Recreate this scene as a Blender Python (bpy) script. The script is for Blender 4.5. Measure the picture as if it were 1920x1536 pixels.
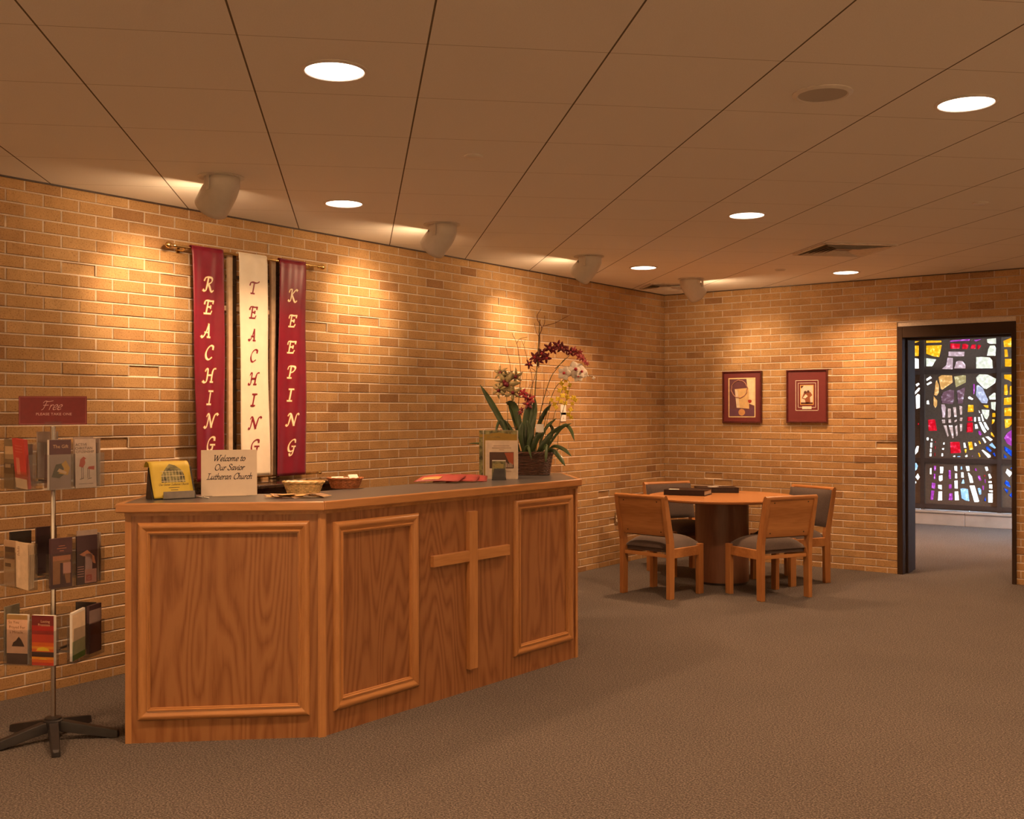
import bpy, bmesh, math, random
from mathutils import Vector, Matrix, noise
from mathutils.geometry import delaunay_2d_cdt
R = math.radians
random.seed(7)
C = bpy.context.scene.collection
for o in list(bpy.data.objects): bpy.data.objects.remove(o)

# ------------------------------------------------------------------ camera
F = 1990.8                      # focal length in pixels of the 1920 wide photograph
CAMH = 1.47
YAW, PITCH, ROLL = 0.641129, -0.002495, -0.001495
def _rot(yaw, pitch, roll):
    cy, sy, cp, sp, cr, sr = math.cos(yaw), math.sin(yaw), math.cos(pitch), math.sin(pitch), math.cos(roll), math.sin(roll)
    Ry = Matrix(((cy, 0, sy), (0, 1, 0), (-sy, 0, cy))); Rx = Matrix(((1, 0, 0), (0, cp, -sp), (0, sp, cp)))
    Rz = Matrix(((cr, -sr, 0), (sr, cr, 0), (0, 0, 1)))
    return Rz @ Rx @ Ry
RR = _rot(YAW, PITCH, ROLL)
cw = lambda r: Vector((RR[r][0], RR[r][2], -RR[r][1]))
CR, CD, CF = cw(0), cw(1), cw(2)           # camera right, down, forward in world axes
cam = bpy.data.cameras.new('camera'); cam.sensor_width = 36; cam.lens = F / 1920 * 36
cam.clip_start = 0.05; cam.clip_end = 100
co = bpy.data.objects.new('camera', cam); C.objects.link(co)
m = Matrix((CR, -CD, -CF)).transposed().to_4x4(); m.translation = Vector((0, 0, CAMH)); co.matrix_world = m
bpy.context.scene.camera = co

# ------------------------------------------------------------------ world, exposure
sc = bpy.context.scene
w = bpy.data.worlds.new('sky'); sc.world = w; w.use_nodes = True
SKY = 22.0
nt = w.node_tree; bg = nt.nodes['Background']
bg.inputs[0].default_value = (0.62, 0.80, 1.0, 1); bg.inputs[1].default_value = SKY
sc.view_settings.view_transform = 'Standard'; sc.view_settings.look = 'None'
sc.view_settings.gamma = 1; sc.view_settings.use_curve_mapping = False
sc.view_settings.exposure = 0.22
WARM = (1.0, 0.56, 0.28)         # downlights
WARMS = (1.0, 0.64, 0.34)         # wall spots
P_DOWN, P_SPOT, P_SPILL = 26.0, 62.0, 5.0
try: sc.cycles.max_bounces = 10; sc.cycles.diffuse_bounces = 6; sc.cycles.transparent_max_bounces = 24; sc.cycles.sample_clamp_indirect = 4
except Exception: pass

# ------------------------------------------------------------------ room numbers (metres)
H = 2.685; XL = -5.33; YB = 9.79; YW = 14.55
DX0, DX1, DZ = -2.905, -1.997, 2.136       # clear door opening
def ray(u, v):
    return (CR * ((u - 960) / F) + CD * ((v - 768) / F) + CF)
def onax(u, v, ax, val):
    d = ray(u, v); o = Vector((0, 0, CAMH)); return o + d * ((val - o[ax]) / d[ax])
def lw(u, v, off=0): return onax(u, v, 0, XL + off)
def bw(u, v, off=0): return onax(u, v, 1, YB - off)
def cl(u, v): return onax(u, v, 2, H)
def fl(u, v, z=0): return onax(u, v, 2, z)
def at(u, v, depth):                        # point seen at pixel u, v at a forward distance
    return Vector((0, 0, CAMH)) + ray(u, v) * depth

# ------------------------------------------------------------------ materials
def N(t, typ, **k):
    n = t.nodes.new(typ)
    for a, b in k.items(): setattr(n, a, b)
    return n
def newmat(name):
    m = bpy.data.materials.new(name); m.use_nodes = True
    t = m.node_tree; b = t.nodes['Principled BSDF']; return m, t, b
def c4(c): return (c[0], c[1], c[2], 1)
def ramp(t, stops, fac=None):
    r = N(t, 'ShaderNodeValToRGB'); e = r.color_ramp.elements
    while len(e) < len(stops): e.new(0.5)
    for i, (p, c) in enumerate(stops): e[i].position = p; e[i].color = c4(c)
    if fac is not None: t.links.new(fac, r.inputs[0])
    return r
def math_n(t, op, a, b=None, c=None):
    n = N(t, 'ShaderNodeMath', operation=op)
    for i, x in enumerate((a, b, c)):
        if x is None: continue
        if isinstance(x, (int, float)): n.inputs[i].default_value = x
        else: t.links.new(x, n.inputs[i])
    return n.outputs[0]
def bump(t, b, height, strength=0.5, dist=0.01):
    n = N(t, 'ShaderNodeBump'); n.inputs['Strength'].default_value = strength; n.inputs['Distance'].default_value = dist
    t.links.new(height, n.inputs['Height']); t.links.new(n.outputs[0], b.inputs['Normal'])
def plain(name, col, rough=0.5, metal=0.0, var=0.12, scale=30, spec=0.5, bmp=0.0, coat=0.0, sheen=0.0):
    m, t, b = newmat(name)
    tc = N(t, 'ShaderNodeTexCoord'); nz = N(t, 'ShaderNodeTexNoise'); nz.inputs['Scale'].default_value = scale; nz.inputs['Detail'].default_value = 4
    t.links.new(tc.outputs['Object'], nz.inputs['Vector'])
    lo = [x * (1 - var) for x in col]; hi = [min(1, x * (1 + var)) for x in col]
    r = ramp(t, [(0.3, lo), (0.7, hi)], nz.outputs[0]); t.links.new(r.outputs[0], b.inputs['Base Color'])
    b.inputs['Roughness'].default_value = rough; b.inputs['Metallic'].default_value = metal
    b.inputs['Specular IOR Level'].default_value = spec; b.inputs['Coat Weight'].default_value = coat
    b.inputs['Sheen Weight'].default_value = sheen
    if bmp: bump(t, b, nz.outputs[0], bmp, 0.004)
    return m
def emis(name, col, s):
    m, t, b = newmat(name); b.inputs['Base Color'].default_value = (0.9, 0.9, 0.9, 1)
    b.inputs['Emission Color'].default_value = c4(col); b.inputs['Emission Strength'].default_value = s; return m

def brick_mat(name, axis, phase):
    m, t, b = newmat(name)
    g = N(t, 'ShaderNodeNewGeometry'); s = N(t, 'ShaderNodeSeparateXYZ'); t.links.new(g.outputs['Position'], s.inputs[0])
    # slight waviness of the courses
    wn = N(t, 'ShaderNodeTexNoise'); wn.inputs['Scale'].default_value = 2.2; t.links.new(g.outputs['Position'], wn.inputs['Vector'])
    wob = math_n(t, 'MULTIPLY', math_n(t, 'SUBTRACT', wn.outputs[0], 0.5), 0.0)
    hx = math_n(t, 'ADD', math_n(t, 'ADD', s.outputs[axis], -phase + 40 * 0.2032), wob)
    hz = math_n(t, 'ADD', math_n(t, 'ADD', s.outputs[2], -0.0505 + 2 * 0.0677), wob)
    cb = N(t, 'ShaderNodeCombineXYZ'); t.links.new(hx, cb.inputs[0]); t.links.new(hz, cb.inputs[1])
    def bt(ms, smooth):
        n = N(t, 'ShaderNodeTexBrick'); n.offset = 0.5; n.offset_frequency = 2; n.squash = 1
        n.inputs['Scale'].default_value = 1; n.inputs['Brick Width'].default_value = 0.2032; n.inputs['Row Height'].default_value = 0.0677
        n.inputs['Mortar Size'].default_value = ms; n.inputs['Mortar Smooth'].default_value = smooth; n.inputs['Bias'].default_value = 0
        n.inputs['Color1'].default_value = (0, 0, 0, 1); n.inputs['Color2'].default_value = (1, 1, 1, 1); n.inputs['Mortar'].default_value = (0.5, 0.5, 0.5, 1)
        t.links.new(cb.outputs[0], n.inputs['Vector']); return n
    b1 = bt(0.0, 0.0)
    tone = ramp(t, [(0.0, (0.291, 0.158, 0.072)), (0.03, (0.327, 0.182, 0.083)), (0.06, (0.389, 0.224, 0.101)), (0.45, (0.423, 0.252, 0.112)), (0.8, (0.449, 0.273, 0.123)), (1.0, (0.493, 0.310, 0.148))], b1.outputs['Color'])
    fine = N(t, 'ShaderNodeTexNoise'); fine.inputs['Scale'].default_value = 130; fine.inputs['Detail'].default_value = 5; t.links.new(g.outputs['Position'], fine.inputs['Vector'])
    mid = N(t, 'ShaderNodeTexNoise'); mid.inputs['Scale'].default_value = 9; mid.inputs['Detail'].default_value = 3; t.links.new(g.outputs['Position'], mid.inputs['Vector'])
    fr = ramp(t, [(0.30, (.62, .52, .42)), (0.42, (.93, .92, .9)), (0.7, (1.08, 1.08, 1.08))], fine.outputs[0])
    mx = N(t, 'ShaderNodeMix', data_type='RGBA', blend_type='MULTIPLY'); mx.inputs[0].default_value = 1
    t.links.new(tone.outputs[0], mx.inputs[6]); t.links.new(fr.outputs[0], mx.inputs[7])
    mr = ramp(t, [(0.3, (.88, .86, .84)), (0.7, (1.08, 1.08, 1.08))], mid.outputs[0])
    mx2 = N(t, 'ShaderNodeMix', data_type='RGBA', blend_type='MULTIPLY'); mx2.inputs[0].default_value = 1
    t.links.new(mx.outputs[2], mx2.inputs[6]); t.links.new(mr.outputs[0], mx2.inputs[7])
    t.links.new(mx2.outputs[2], b.inputs['Base Color'])
    b.inputs['Roughness'].default_value = 0.85; b.inputs['Specular IOR Level'].default_value = 0.25
    bump(t, b, math_n(t, 'ADD', fine.outputs[0], math_n(t, 'MULTIPLY', mid.outputs[0], 1.0)), 0.6, 0.0022)
    return m

def ceiling_mat():
    m, t, b = newmat('ceiling_tile')
    g = N(t, 'ShaderNodeNewGeometry'); s = N(t, 'ShaderNodeSeparateXYZ'); t.links.new(g.outputs['Position'], s.inputs[0])
    r2 = math.sqrt(.5)
    u = math_n(t, 'MULTIPLY', math_n(t, 'ADD', s.outputs[0], s.outputs[1]), r2)
    v = math_n(t, 'MULTIPLY', math_n(t, 'SUBTRACT', s.outputs[0], s.outputs[1]), r2)
    def lines(x, ph, pitch, half):
        k = math_n(t, 'DIVIDE', math_n(t, 'ADD', x, -ph), pitch)
        fr = math_n(t, 'ABSOLUTE', math_n(t, 'SUBTRACT', math_n(t, 'FRACT', math_n(t, 'ADD', k, 50.5)), 0.5))
        return math_n(t, 'LESS_THAN', fr, half / pitch)
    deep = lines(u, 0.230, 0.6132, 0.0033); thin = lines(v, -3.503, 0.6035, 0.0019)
    nz = N(t, 'ShaderNodeTexNoise'); nz.inputs['Scale'].default_value = 260; t.links.new(g.outputs['Position'], nz.inputs['Vector'])
    base = ramp(t, [(0.3, (.82, .79, .74)), (0.7, (.88, .85, .80))], nz.outputs[0])
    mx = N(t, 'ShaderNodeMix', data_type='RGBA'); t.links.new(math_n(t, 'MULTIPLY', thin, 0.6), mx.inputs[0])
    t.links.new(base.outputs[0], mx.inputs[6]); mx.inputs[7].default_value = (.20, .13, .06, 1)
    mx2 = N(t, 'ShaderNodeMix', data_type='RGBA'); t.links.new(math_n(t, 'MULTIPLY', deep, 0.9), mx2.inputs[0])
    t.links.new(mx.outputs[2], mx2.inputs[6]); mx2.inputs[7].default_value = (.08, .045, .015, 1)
    t.links.new(mx2.outputs[2], b.inputs['Base Color']); b.inputs['Roughness'].default_value = 0.9; b.inputs['Specular IOR Level'].default_value = 0.15
    hh = math_n(t, 'SUBTRACT', math_n(t, 'MULTIPLY', nz.outputs[0], 0.1), math_n(t, 'MULTIPLY', deep, 1.0))
    bump(t, b, hh, 0.5, 0.003)
    return m

def carpet_mat():
    m, t, b = newmat('carpet')
    g = N(t, 'ShaderNodeNewGeometry')
    n1 = N(t, 'ShaderNodeTexNoise'); n1.inputs['Scale'].default_value = 125; n1.inputs['Detail'].default_value = 3; n1.inputs['Roughness'].default_value = 0.7
    n2 = N(t, 'ShaderNodeTexNoise'); n2.inputs['Scale'].default_value = 1.3; n2.inputs['Detail'].default_value = 4
    v = N(t, 'ShaderNodeTexVoronoi'); v.inputs['Scale'].default_value = 170
    for x in (n1, n2, v): t.links.new(g.outputs['Position'], x.inputs['Vector'])
    r1 = ramp(t, [(0.38, (0.030, 0.022, 0.018)), (0.5, (0.099, 0.077, 0.065)), (0.62, (0.232, 0.194, 0.172))], n1.outputs[0])
    r2 = ramp(t, [(0.3, (.93, .93, .93)), (0.7, (1.07, 1.07, 1.07))], n2.outputs[0])
    mx = N(t, 'ShaderNodeMix', data_type='RGBA', blend_type='MULTIPLY'); mx.inputs[0].default_value = 1
    t.links.new(r1.outputs[0], mx.inputs[6]); t.links.new(r2.outputs[0], mx.inputs[7]); t.links.new(mx.outputs[2], b.inputs['Base Color'])
    b.inputs['Roughness'].default_value = 1.0; b.inputs['Specular IOR Level'].default_value = 0.05; b.inputs['Sheen Weight'].default_value = 0.15
    h = math_n(t, 'ADD', v.outputs['Distance'], n1.outputs[0]); bump(t, b, h, 1.0, 0.008)
    return m

def wood(name, light, dark, axis=2, freq=9.0, rough=0.38, stretch=0.13, strength=1.0, coat=0.25, offs=(0, 0, 0)):
    """oak with cathedral grain running along local axis"""
    m, t, b = newmat(name)
    tc = N(t, 'ShaderNodeTexCoord'); mp = N(t, 'ShaderNodeMapping'); t.links.new(tc.outputs['Object'], mp.inputs[0])
    sv = [1, 1, 1]; sv[axis] = stretch; mp.inputs['Scale'].default_value = sv; mp.inputs['Location'].default_value = offs
    nz = N(t, 'ShaderNodeTexNoise'); nz.inputs['Scale'].default_value = 2.6; nz.inputs['Detail'].default_value = 2.5; nz.inputs['Roughness'].default_value = 0.55
    t.links.new(mp.outputs[0], nz.inputs['Vector'])
    s = math_n(t, 'MULTIPLY', nz.outputs[0], freq)
    saw = math_n(t, 'FRACT', s)
    tri = math_n(t, 'ABSOLUTE', math_n(t, 'SUBTRACT', saw, 0.5))
    # jagged edge of the rings and pores
    mp2 = N(t, 'ShaderNodeMapping'); t.links.new(tc.outputs['Object'], mp2.inputs[0])
    s2 = [260, 260, 260]; s2[axis] = 9; mp2.inputs['Scale'].default_value = s2
    n2 = N(t, 'ShaderNodeTexNoise'); n2.inputs['Scale'].default_value = 1; n2.inputs['Detail'].default_value = 2; t.links.new(mp2.outputs[0], n2.inputs['Vector'])
    mp3 = N(t, 'ShaderNodeMapping'); t.links.new(tc.outputs['Object'], mp3.inputs[0])
    s3 = [60, 60, 60]; s3[axis] = 7; mp3.inputs['Scale'].default_value = s3
    n3 = N(t, 'ShaderNodeTexNoise'); n3.inputs['Scale'].default_value = 1; n3.inputs['Detail'].default_value = 2; t.links.new(mp3.outputs[0], n3.inputs['Vector'])
    f = math_n(t, 'ADD', math_n(t, 'MULTIPLY', tri, 1.35 * strength), math_n(t, 'MULTIPLY', n2.outputs[0], 0.35))
    f = math_n(t, 'ADD', f, math_n(t, 'MULTIPLY', n3.outputs[0], 0.55))
    mid = [(a + c) / 2 for a, c in zip(light, dark)]
    r = ramp(t, [(0.42, dark), (0.62, mid), (0.86, light)], f); t.links.new(r.outputs[0], b.inputs['Base Color'])
    b.inputs['Roughness'].default_value = rough; b.inputs['Coat Weight'].default_value = coat; b.inputs['Coat Roughness'].default_value = 0.25
    bump(t, b, f, 0.12, 0.002)
    return m

def clear(name, tint=(0.93, 0.94, 0.95), gl=0.10, rough=0.08):
    m, t, b = newmat(name); t.nodes.remove(b)
    o = t.nodes['Material Output']; tr = N(t, 'ShaderNodeBsdfTransparent'); tr.inputs[0].default_value = c4(tint)
    g = N(t, 'ShaderNodeBsdfGlossy'); g.inputs['Roughness'].default_value = rough
    mx = N(t, 'ShaderNodeMixShader'); lwt = N(t, 'ShaderNodeLayerWeight'); lwt.inputs[0].default_value = 0.25
    fac = math_n(t, 'ADD', math_n(t, 'MULTIPLY', lwt.outputs['Facing'], 0.35), gl * 0.4)
    t.links.new(fac, mx.inputs[0]); t.links.new(tr.outputs[0], mx.inputs[1]); t.links.new(g.outputs[0], mx.inputs[2]); t.links.new(mx.outputs[0], o.inputs[0])
    return m
def stained(name, col):
    m, t, b = newmat(name); t.nodes.remove(b)
    o = t.nodes['Material Output']; g = N(t, 'ShaderNodeNewGeometry')
    nz = N(t, 'ShaderNodeTexNoise'); nz.inputs['Scale'].default_value = 26; nz.inputs['Detail'].default_value = 4; t.links.new(g.outputs['Position'], nz.inputs['Vector'])
    s = [min(1, x * 1.35 / SKY / w_) ** .5 for x, w_ in zip(col, (.70, .84, 1.0))]
    r = ramp(t, [(0.3, [x * 0.82 for x in s]), (0.55, s), (0.74, [min(1, x * 1.0 + 0.16) for x in s])], nz.outputs[0])
    tr = N(t, 'ShaderNodeBsdfTransparent'); t.links.new(r.outputs[0], tr.inputs[0])
    gl = N(t, 'ShaderNodeBsdfGlossy'); gl.inputs['Roughness'].default_value = 0.2; gl.inputs[0].default_value = (.3, .3, .3, 1)
    mx = N(t, 'ShaderNodeMixShader'); mx.inputs[0].default_value = 0.04
    t.links.new(tr.outputs[0], mx.inputs[1]); t.links.new(gl.outputs[0], mx.inputs[2]); t.links.new(mx.outputs[0], o.inputs[0])
    return m

M = {}
M['brick_left'] = brick_mat('tan_brick_left', 1, 3.010)
M['brick_back'] = brick_mat('tan_brick_back', 0, -3.250)
M['ceiling'] = ceiling_mat(); M['carpet'] = carpet_mat()
OAK_L, OAK_D = (.47, .215, .075), (.24, .085, .022)
M['oak_panel'] = wood('oak_veneer_panel', (0.305, 0.135, 0.049), (0.205, 0.077, 0.024), 2, 24, 0.40, strength=.8)
M['oak_panel_b'] = wood('oak_veneer_panel_long', (0.280, 0.121, 0.046), (0.180, 0.066, 0.022), 2, 26, 0.40, strength=.8, offs=(3, 1, 2))
M['oak_trim_v'] = wood('oak_moulding_upright', (.45, .215, .078), (.30, .125, .038), 2, 4, 0.32, strength=0.6)
M['oak_trim_h'] = wood('oak_moulding_level', (.45, .215, .078), (.30, .125, .038), 0, 4, 0.32, strength=0.6)
M['oak_chair'] = wood('chair_oak', (.47, .215, .072), (.34, .135, .04), 2, 3, 0.34, strength=0.5)
M['oak_chair_h'] = wood('chair_oak_level', (.47, .215, .072), (.32, .128, .039), 0, 5, 0.34, strength=0.6)
M['table_top'] = wood('table_laminate', (.50, .225, .085), (.44, .185, .065), 0, 3, 0.25, strength=0.4, coat=0.3)
M['table_base'] = wood('table_pedestal_veneer', (.20, .085, .045), (.14, .055, .028), 2, 3, 0.4, strength=0.4)
M['counter'] = plain('dark_counter_laminate', (.075, .070, .072), 0.33, var=0.25, scale=400, spec=0.6)
M['cab'] = plain('dark_glossy_wood', (.045, .028, .02), 0.12, var=0.3, scale=20, coat=0.6)
M['door'] = plain('brown_painted_metal', (.038, .021, .013), 0.6, var=0.08, spec=0.15)
M['wine'] = plain('wine_red_satin', (.19, .003, .022), 0.40, var=0.10, scale=12, sheen=0.08)
M['ivory'] = plain('ivory_satin', (.86, .78, .64), 0.5, var=0.05, scale=12, sheen=0.3)
M['gold_edge'] = plain('gold_letter_edge', (.62, .38, .12), 0.5)
M['cream'] = plain('cream_letter', (.95, .88, .68), 0.5, var=0.03)
M['wine_letter'] = plain('wine_letter', (.22, .012, .03), 0.5)
M['brass'] = plain('polished_brass', (.75, .52, .22), 0.18, metal=1, var=0.1)
M['tan_bar'] = plain('tan_painted_bar', (.60, .46, .32), 0.5)
M['chrome'] = plain('brushed_chrome', (.62, .60, .58), 0.22, metal=1, var=0.08)
M['blackpl'] = plain('black_plastic', (.022, .020, .022), 0.38, var=0.2)
M['white_metal'] = plain('off_white_enamel', (.74, .70, .64), 0.35, var=0.03)
M['beige_metal'] = plain('beige_enamel', (.62, .58, .52), 0.35, var=0.03)
M['grille'] = plain('speaker_grille', (.44, .41, .37), 0.6, var=0.1, scale=600)
M['vent'] = plain('vent_louvre', (.55, .50, .44), 0.4)
M['dark'] = plain('dark_void', (.03, .02, .015), 0.8)
M['lens'] = emis('glowing_lens', (1, .80, .62), 7.0)
M['lamp'] = emis('glowing_lamp', (1, .72, .42), 9.0)
M['acrylic'] = clear('clear_acrylic')
M['paper'] = plain('white_paper', (.80, .77, .72), 0.6, var=0.03)
M['ink'] = plain('dark_ink', (.025, .018, .02), 0.6)
M['board'] = plain('cream_board', (.80, .70, .58), 0.55, var=0.02)
M['yellow'] = plain('yellow_paper', (.62, .47, .055), 0.55, var=0.04)
M['olive'] = plain('olive_photo_print', (.16, .15, .06), 0.5, var=0.9, scale=45)
M['grey'] = plain('grey_plastic', (.22, .20, .19), 0.45)
M['straw'] = plain('pale_straw', (.72, .50, .22), 0.55, var=0.25, scale=60, bmp=0.4)
M['rattan'] = plain('red_brown_rattan', (.42, .15, .055), 0.45, var=0.3, scale=60, bmp=0.4)
M['wicker'] = plain('dark_wicker', (.075, .030, .018), 0.35, var=0.35, scale=70, bmp=0.4, coat=0.3)
M['leaf'] = plain('dark_green_leaf', (.030, .055, .016), 0.4, var=0.35, scale=14, coat=0.2)
M['leaf_b'] = plain('mid_green_leaf', (.050, .085, .025), 0.42, var=0.3, scale=14, coat=0.2)
M['stem'] = plain('orchid_stem', (.09, .085, .03), 0.5)
M['twig'] = plain('brown_twig', (.20, .08, .035), 0.6, var=0.3)
M['burg'] = plain('burgundy_petal', (.16, .010, .022), 0.5, var=0.3, scale=50)
M['red_petal'] = plain('crimson_petal', (.42, .025, .04), 0.5, var=0.3, scale=50)
M['pink_petal'] = plain('rose_petal', (.42, .075, .085), 0.5, var=0.3, scale=50)
M['white_petal'] = plain('white_petal', (.86, .80, .70), 0.5, var=0.05, scale=40)
M['green_petal'] = plain('cream_green_petal', (.34, .28, .13), 0.5, var=0.35, scale=40)
M['yellow_petal'] = plain('yellow_petal', (.85, .62, .04), 0.5, var=0.2, scale=40)
M['moss'] = plain('potting_moss', (.10, .06, .03), 0.9, var=0.5, scale=60, bmp=0.8)
M['fabric'] = plain('charcoal_weave', (.080, .058, .052), 0.95, var=0.45, scale=330, spec=0.1, bmp=0.3, sheen=0.2)
M['album'] = plain('dark_brown_leather', (.020, .009, .008), 0.45, var=0.3, scale=60, spec=0.3)
M['pages'] = plain('page_edges', (.36, .28, .21), 0.7, var=0.15, scale=200)
M['mahog'] = plain('mahogany_frame', (.075, .012, .012), 0.25, var=0.2, coat=0.5)
M['maroon'] = plain('maroon_mat', (.15, .020, .022), 0.6, var=0.04)
M['matrix'] = plain('brown_resin_matrix', (.115, .074, .047), 0.8, var=0.15, scale=50, bmp=0.4)
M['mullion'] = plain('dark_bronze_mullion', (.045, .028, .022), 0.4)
M['stone'] = plain('stone_sill', (.42, .36, .31), 0.45, var=0.12, scale=5)
M['ivoryp'] = plain('ivory_plate', (.80, .70, .52), 0.4, var=0.02)
M['mortar'] = plain('pale_mortar', (.68, .57, .47), 0.9, var=0.1, scale=90)
M['head_mortar'] = plain('tan_mortar', (.52, .41, .31), 0.9, var=0.25, scale=14)
M['bounce_plaster'] = plain('pale_bounce_plaster', (.80, .74, .66), 0.8, var=0.03)  # unseen walls coloured pale to bounce light up to the ceiling
M['plainwall'] = plain('plain_tan_wall', (.42, .32, .22), 0.8, var=0.06)
def col(name, c, rough=0.5, var=0.1, scale=30):
    if name not in M: M[name] = plain(name, c, rough, var=var, scale=scale)
    return M[name]

# ------------------------------------------------------------------ mesh helpers
class MB:
    def __init__(s): s.v = []; s.f = []; s.m = []
    def add(s, vs, fs, mi=0, mx=None):
        n = len(s.v)
        for p in vs:
            p = Vector(p); s.v.append(mx @ p if mx else p)
        for f in fs: s.f.append([n + i for i in f]); s.m.append(mi)
        return s
    def box(s, x0, y0, z0, x1, y1, z1, mi=0, mx=None):
        vs = [(x0, y0, z0), (x1, y0, z0), (x1, y1, z0), (x0, y1, z0), (x0, y0, z1), (x1, y0, z1), (x1, y1, z1), (x0, y1, z1)]
        return s.add(vs, [(0, 3, 2, 1), (4, 5, 6, 7), (0, 1, 5, 4), (1, 2, 6, 5), (2, 3, 7, 6), (3, 0, 4, 7)], mi, mx)
    def prism(s, poly, z0, z1, mi=0, mx=None):
        n = len(poly); a = sum(poly[i][0] * poly[(i + 1) % n][1] - poly[(i + 1) % n][0] * poly[i][1] for i in range(n))
        if a < 0: poly = poly[::-1]
        vs = [(p[0], p[1], z0) for p in poly] + [(p[0], p[1], z1) for p in poly]
        fs = [tuple(range(n))[::-1], tuple(range(n, 2 * n))] + [(i, (i + 1) % n, n + (i + 1) % n, n + i) for i in range(n)]
        return s.add(vs, fs, mi, mx)
    def tube(s, pts, r, n=8, mi=0, mx=None, cap=True):
        pts = [Vector(p) for p in pts]; k = len(pts)
        rs = r if isinstance(r, (list, tuple)) else [r] * k
        vs = []; ref = None
        for i, p in enumerate(pts):
            d = (pts[min(i + 1, k - 1)] - pts[max(i - 1, 0)]).normalized()
            if ref is None: ref = d.orthogonal().normalized()
            a = (ref - d * ref.dot(d)).normalized(); ref = a; b = d.cross(a)
            for j in range(n):
                t = 2 * math.pi * j / n; vs.append(p + (a * math.cos(t) + b * math.sin(t)) * rs[i])
        fs = [(i * n + j, i * n + (j + 1) % n, (i + 1) * n + (j + 1) % n, (i + 1) * n + j) for i in range(k - 1) for j in range(n)]
        if cap: fs += [tuple(range(n))[::-1], tuple(range((k - 1) * n, k * n))]
        return s.add(vs, fs, mi, mx)
    def lathe(s, prof, n=32, mi=0, mx=None, sx=1, sy=1):
        vs = []; k = len(prof)
        for (r, z) in prof:
            for j in range(n):
                t = 2 * math.pi * j / n; vs.append((r * math.cos(t) * sx, r * math.sin(t) * sy, z))
        fs = [(i * n + j, i * n + (j + 1) % n, (i + 1) * n + (j + 1) % n, (i + 1) * n + j) for i in range(k - 1) for j in range(n)]
        if prof[0][0] > 1e-4: fs.append(tuple(range(n))[::-1])
        if prof[-1][0] > 1e-4: fs.append(tuple(range((k - 1) * n, k * n)))
        return s.add(vs, fs, mi, mx)
    def grid(s, fn, nu, nv, mi=0, mx=None):
        vs = [fn(i / nu, j / nv) for i in range(nu + 1) for j in range(nv + 1)]
        fs = [(i * (nv + 1) + j, (i + 1) * (nv + 1) + j, (i + 1) * (nv + 1) + j + 1, i * (nv + 1) + j + 1) for i in range(nu) for j in range(nv)]
        return s.add(vs, fs, mi, mx)
    def build(s, name, mats, parent=None, loc=None, rz=None, smooth=0, bevel=0, solid=0, merge=False, rot=None, sub=0):
        me = bpy.data.meshes.new(name); me.from_pydata([tuple(v) for v in s.v], [], s.f)
        if not isinstance(mats, (list, tuple)): mats = [mats]
        for a in mats: me.materials.append(M[a] if isinstance(a, str) else a)
        me.polygons.foreach_set('material_index', s.m)
        if merge or smooth:
            b = bmesh.new(); b.from_mesh(me); bmesh.ops.remove_doubles(b, verts=b.verts, dist=1e-5); b.to_mesh(me); b.free()
        if smooth:
            me.polygons.foreach_set('use_smooth', [True] * len(me.polygons)); me.set_sharp_from_angle(angle=R(smooth))
        me.update(); o = bpy.data.objects.new(name, me); C.objects.link(o)
        if parent: o.parent = parent
        if loc is not None: o.location = loc
        if rz is not None: o.rotation_euler = (0, 0, rz)
        if rot is not None: o.rotation_euler = rot
        if solid: d = o.modifiers.new('solid', 'SOLIDIFY'); d.thickness = solid; d.offset = 0
        if bevel: d = o.modifiers.new('bevel', 'BEVEL'); d.width = bevel; d.segments = 2; d.limit_method = 'ANGLE'; d.angle_limit = R(40)
        if sub: d = o.modifiers.new('sub', 'SUBSURF'); d.levels = sub; d.render_levels = sub
        return o
def tag(o, label=None, cat=None, group=None, kind=None):
    if label: o['label'] = label
    if cat: o['category'] = cat
    if group: o['group'] = group
    if kind: o['kind'] = kind
    return o
def thing(name, label, cat, loc=(0, 0, 0), rz=0, group=None):
    o = bpy.data.objects.new(name, None); C.objects.link(o); o.empty_display_size = 0.1
    o.location = loc; o.rotation_euler = (0, 0, rz); return tag(o, label, cat, group)
def copy_tree(o, parent=None):
    c = o.copy(); C.objects.link(c); c.parent = parent
    for ch in [x for x in bpy.data.objects if x.parent == o]: copy_tree(ch, c)
    return c
def T(x=0, y=0, z=0, rz=0, rx=0, ry=0, s=1):
    return Matrix.Translation((x, y, z)) @ Matrix.Rotation(rz, 4, 'Z') @ Matrix.Rotation(ry, 4, 'Y') @ Matrix.Rotation(rx, 4, 'X') @ Matrix.Scale(s, 4)

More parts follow.
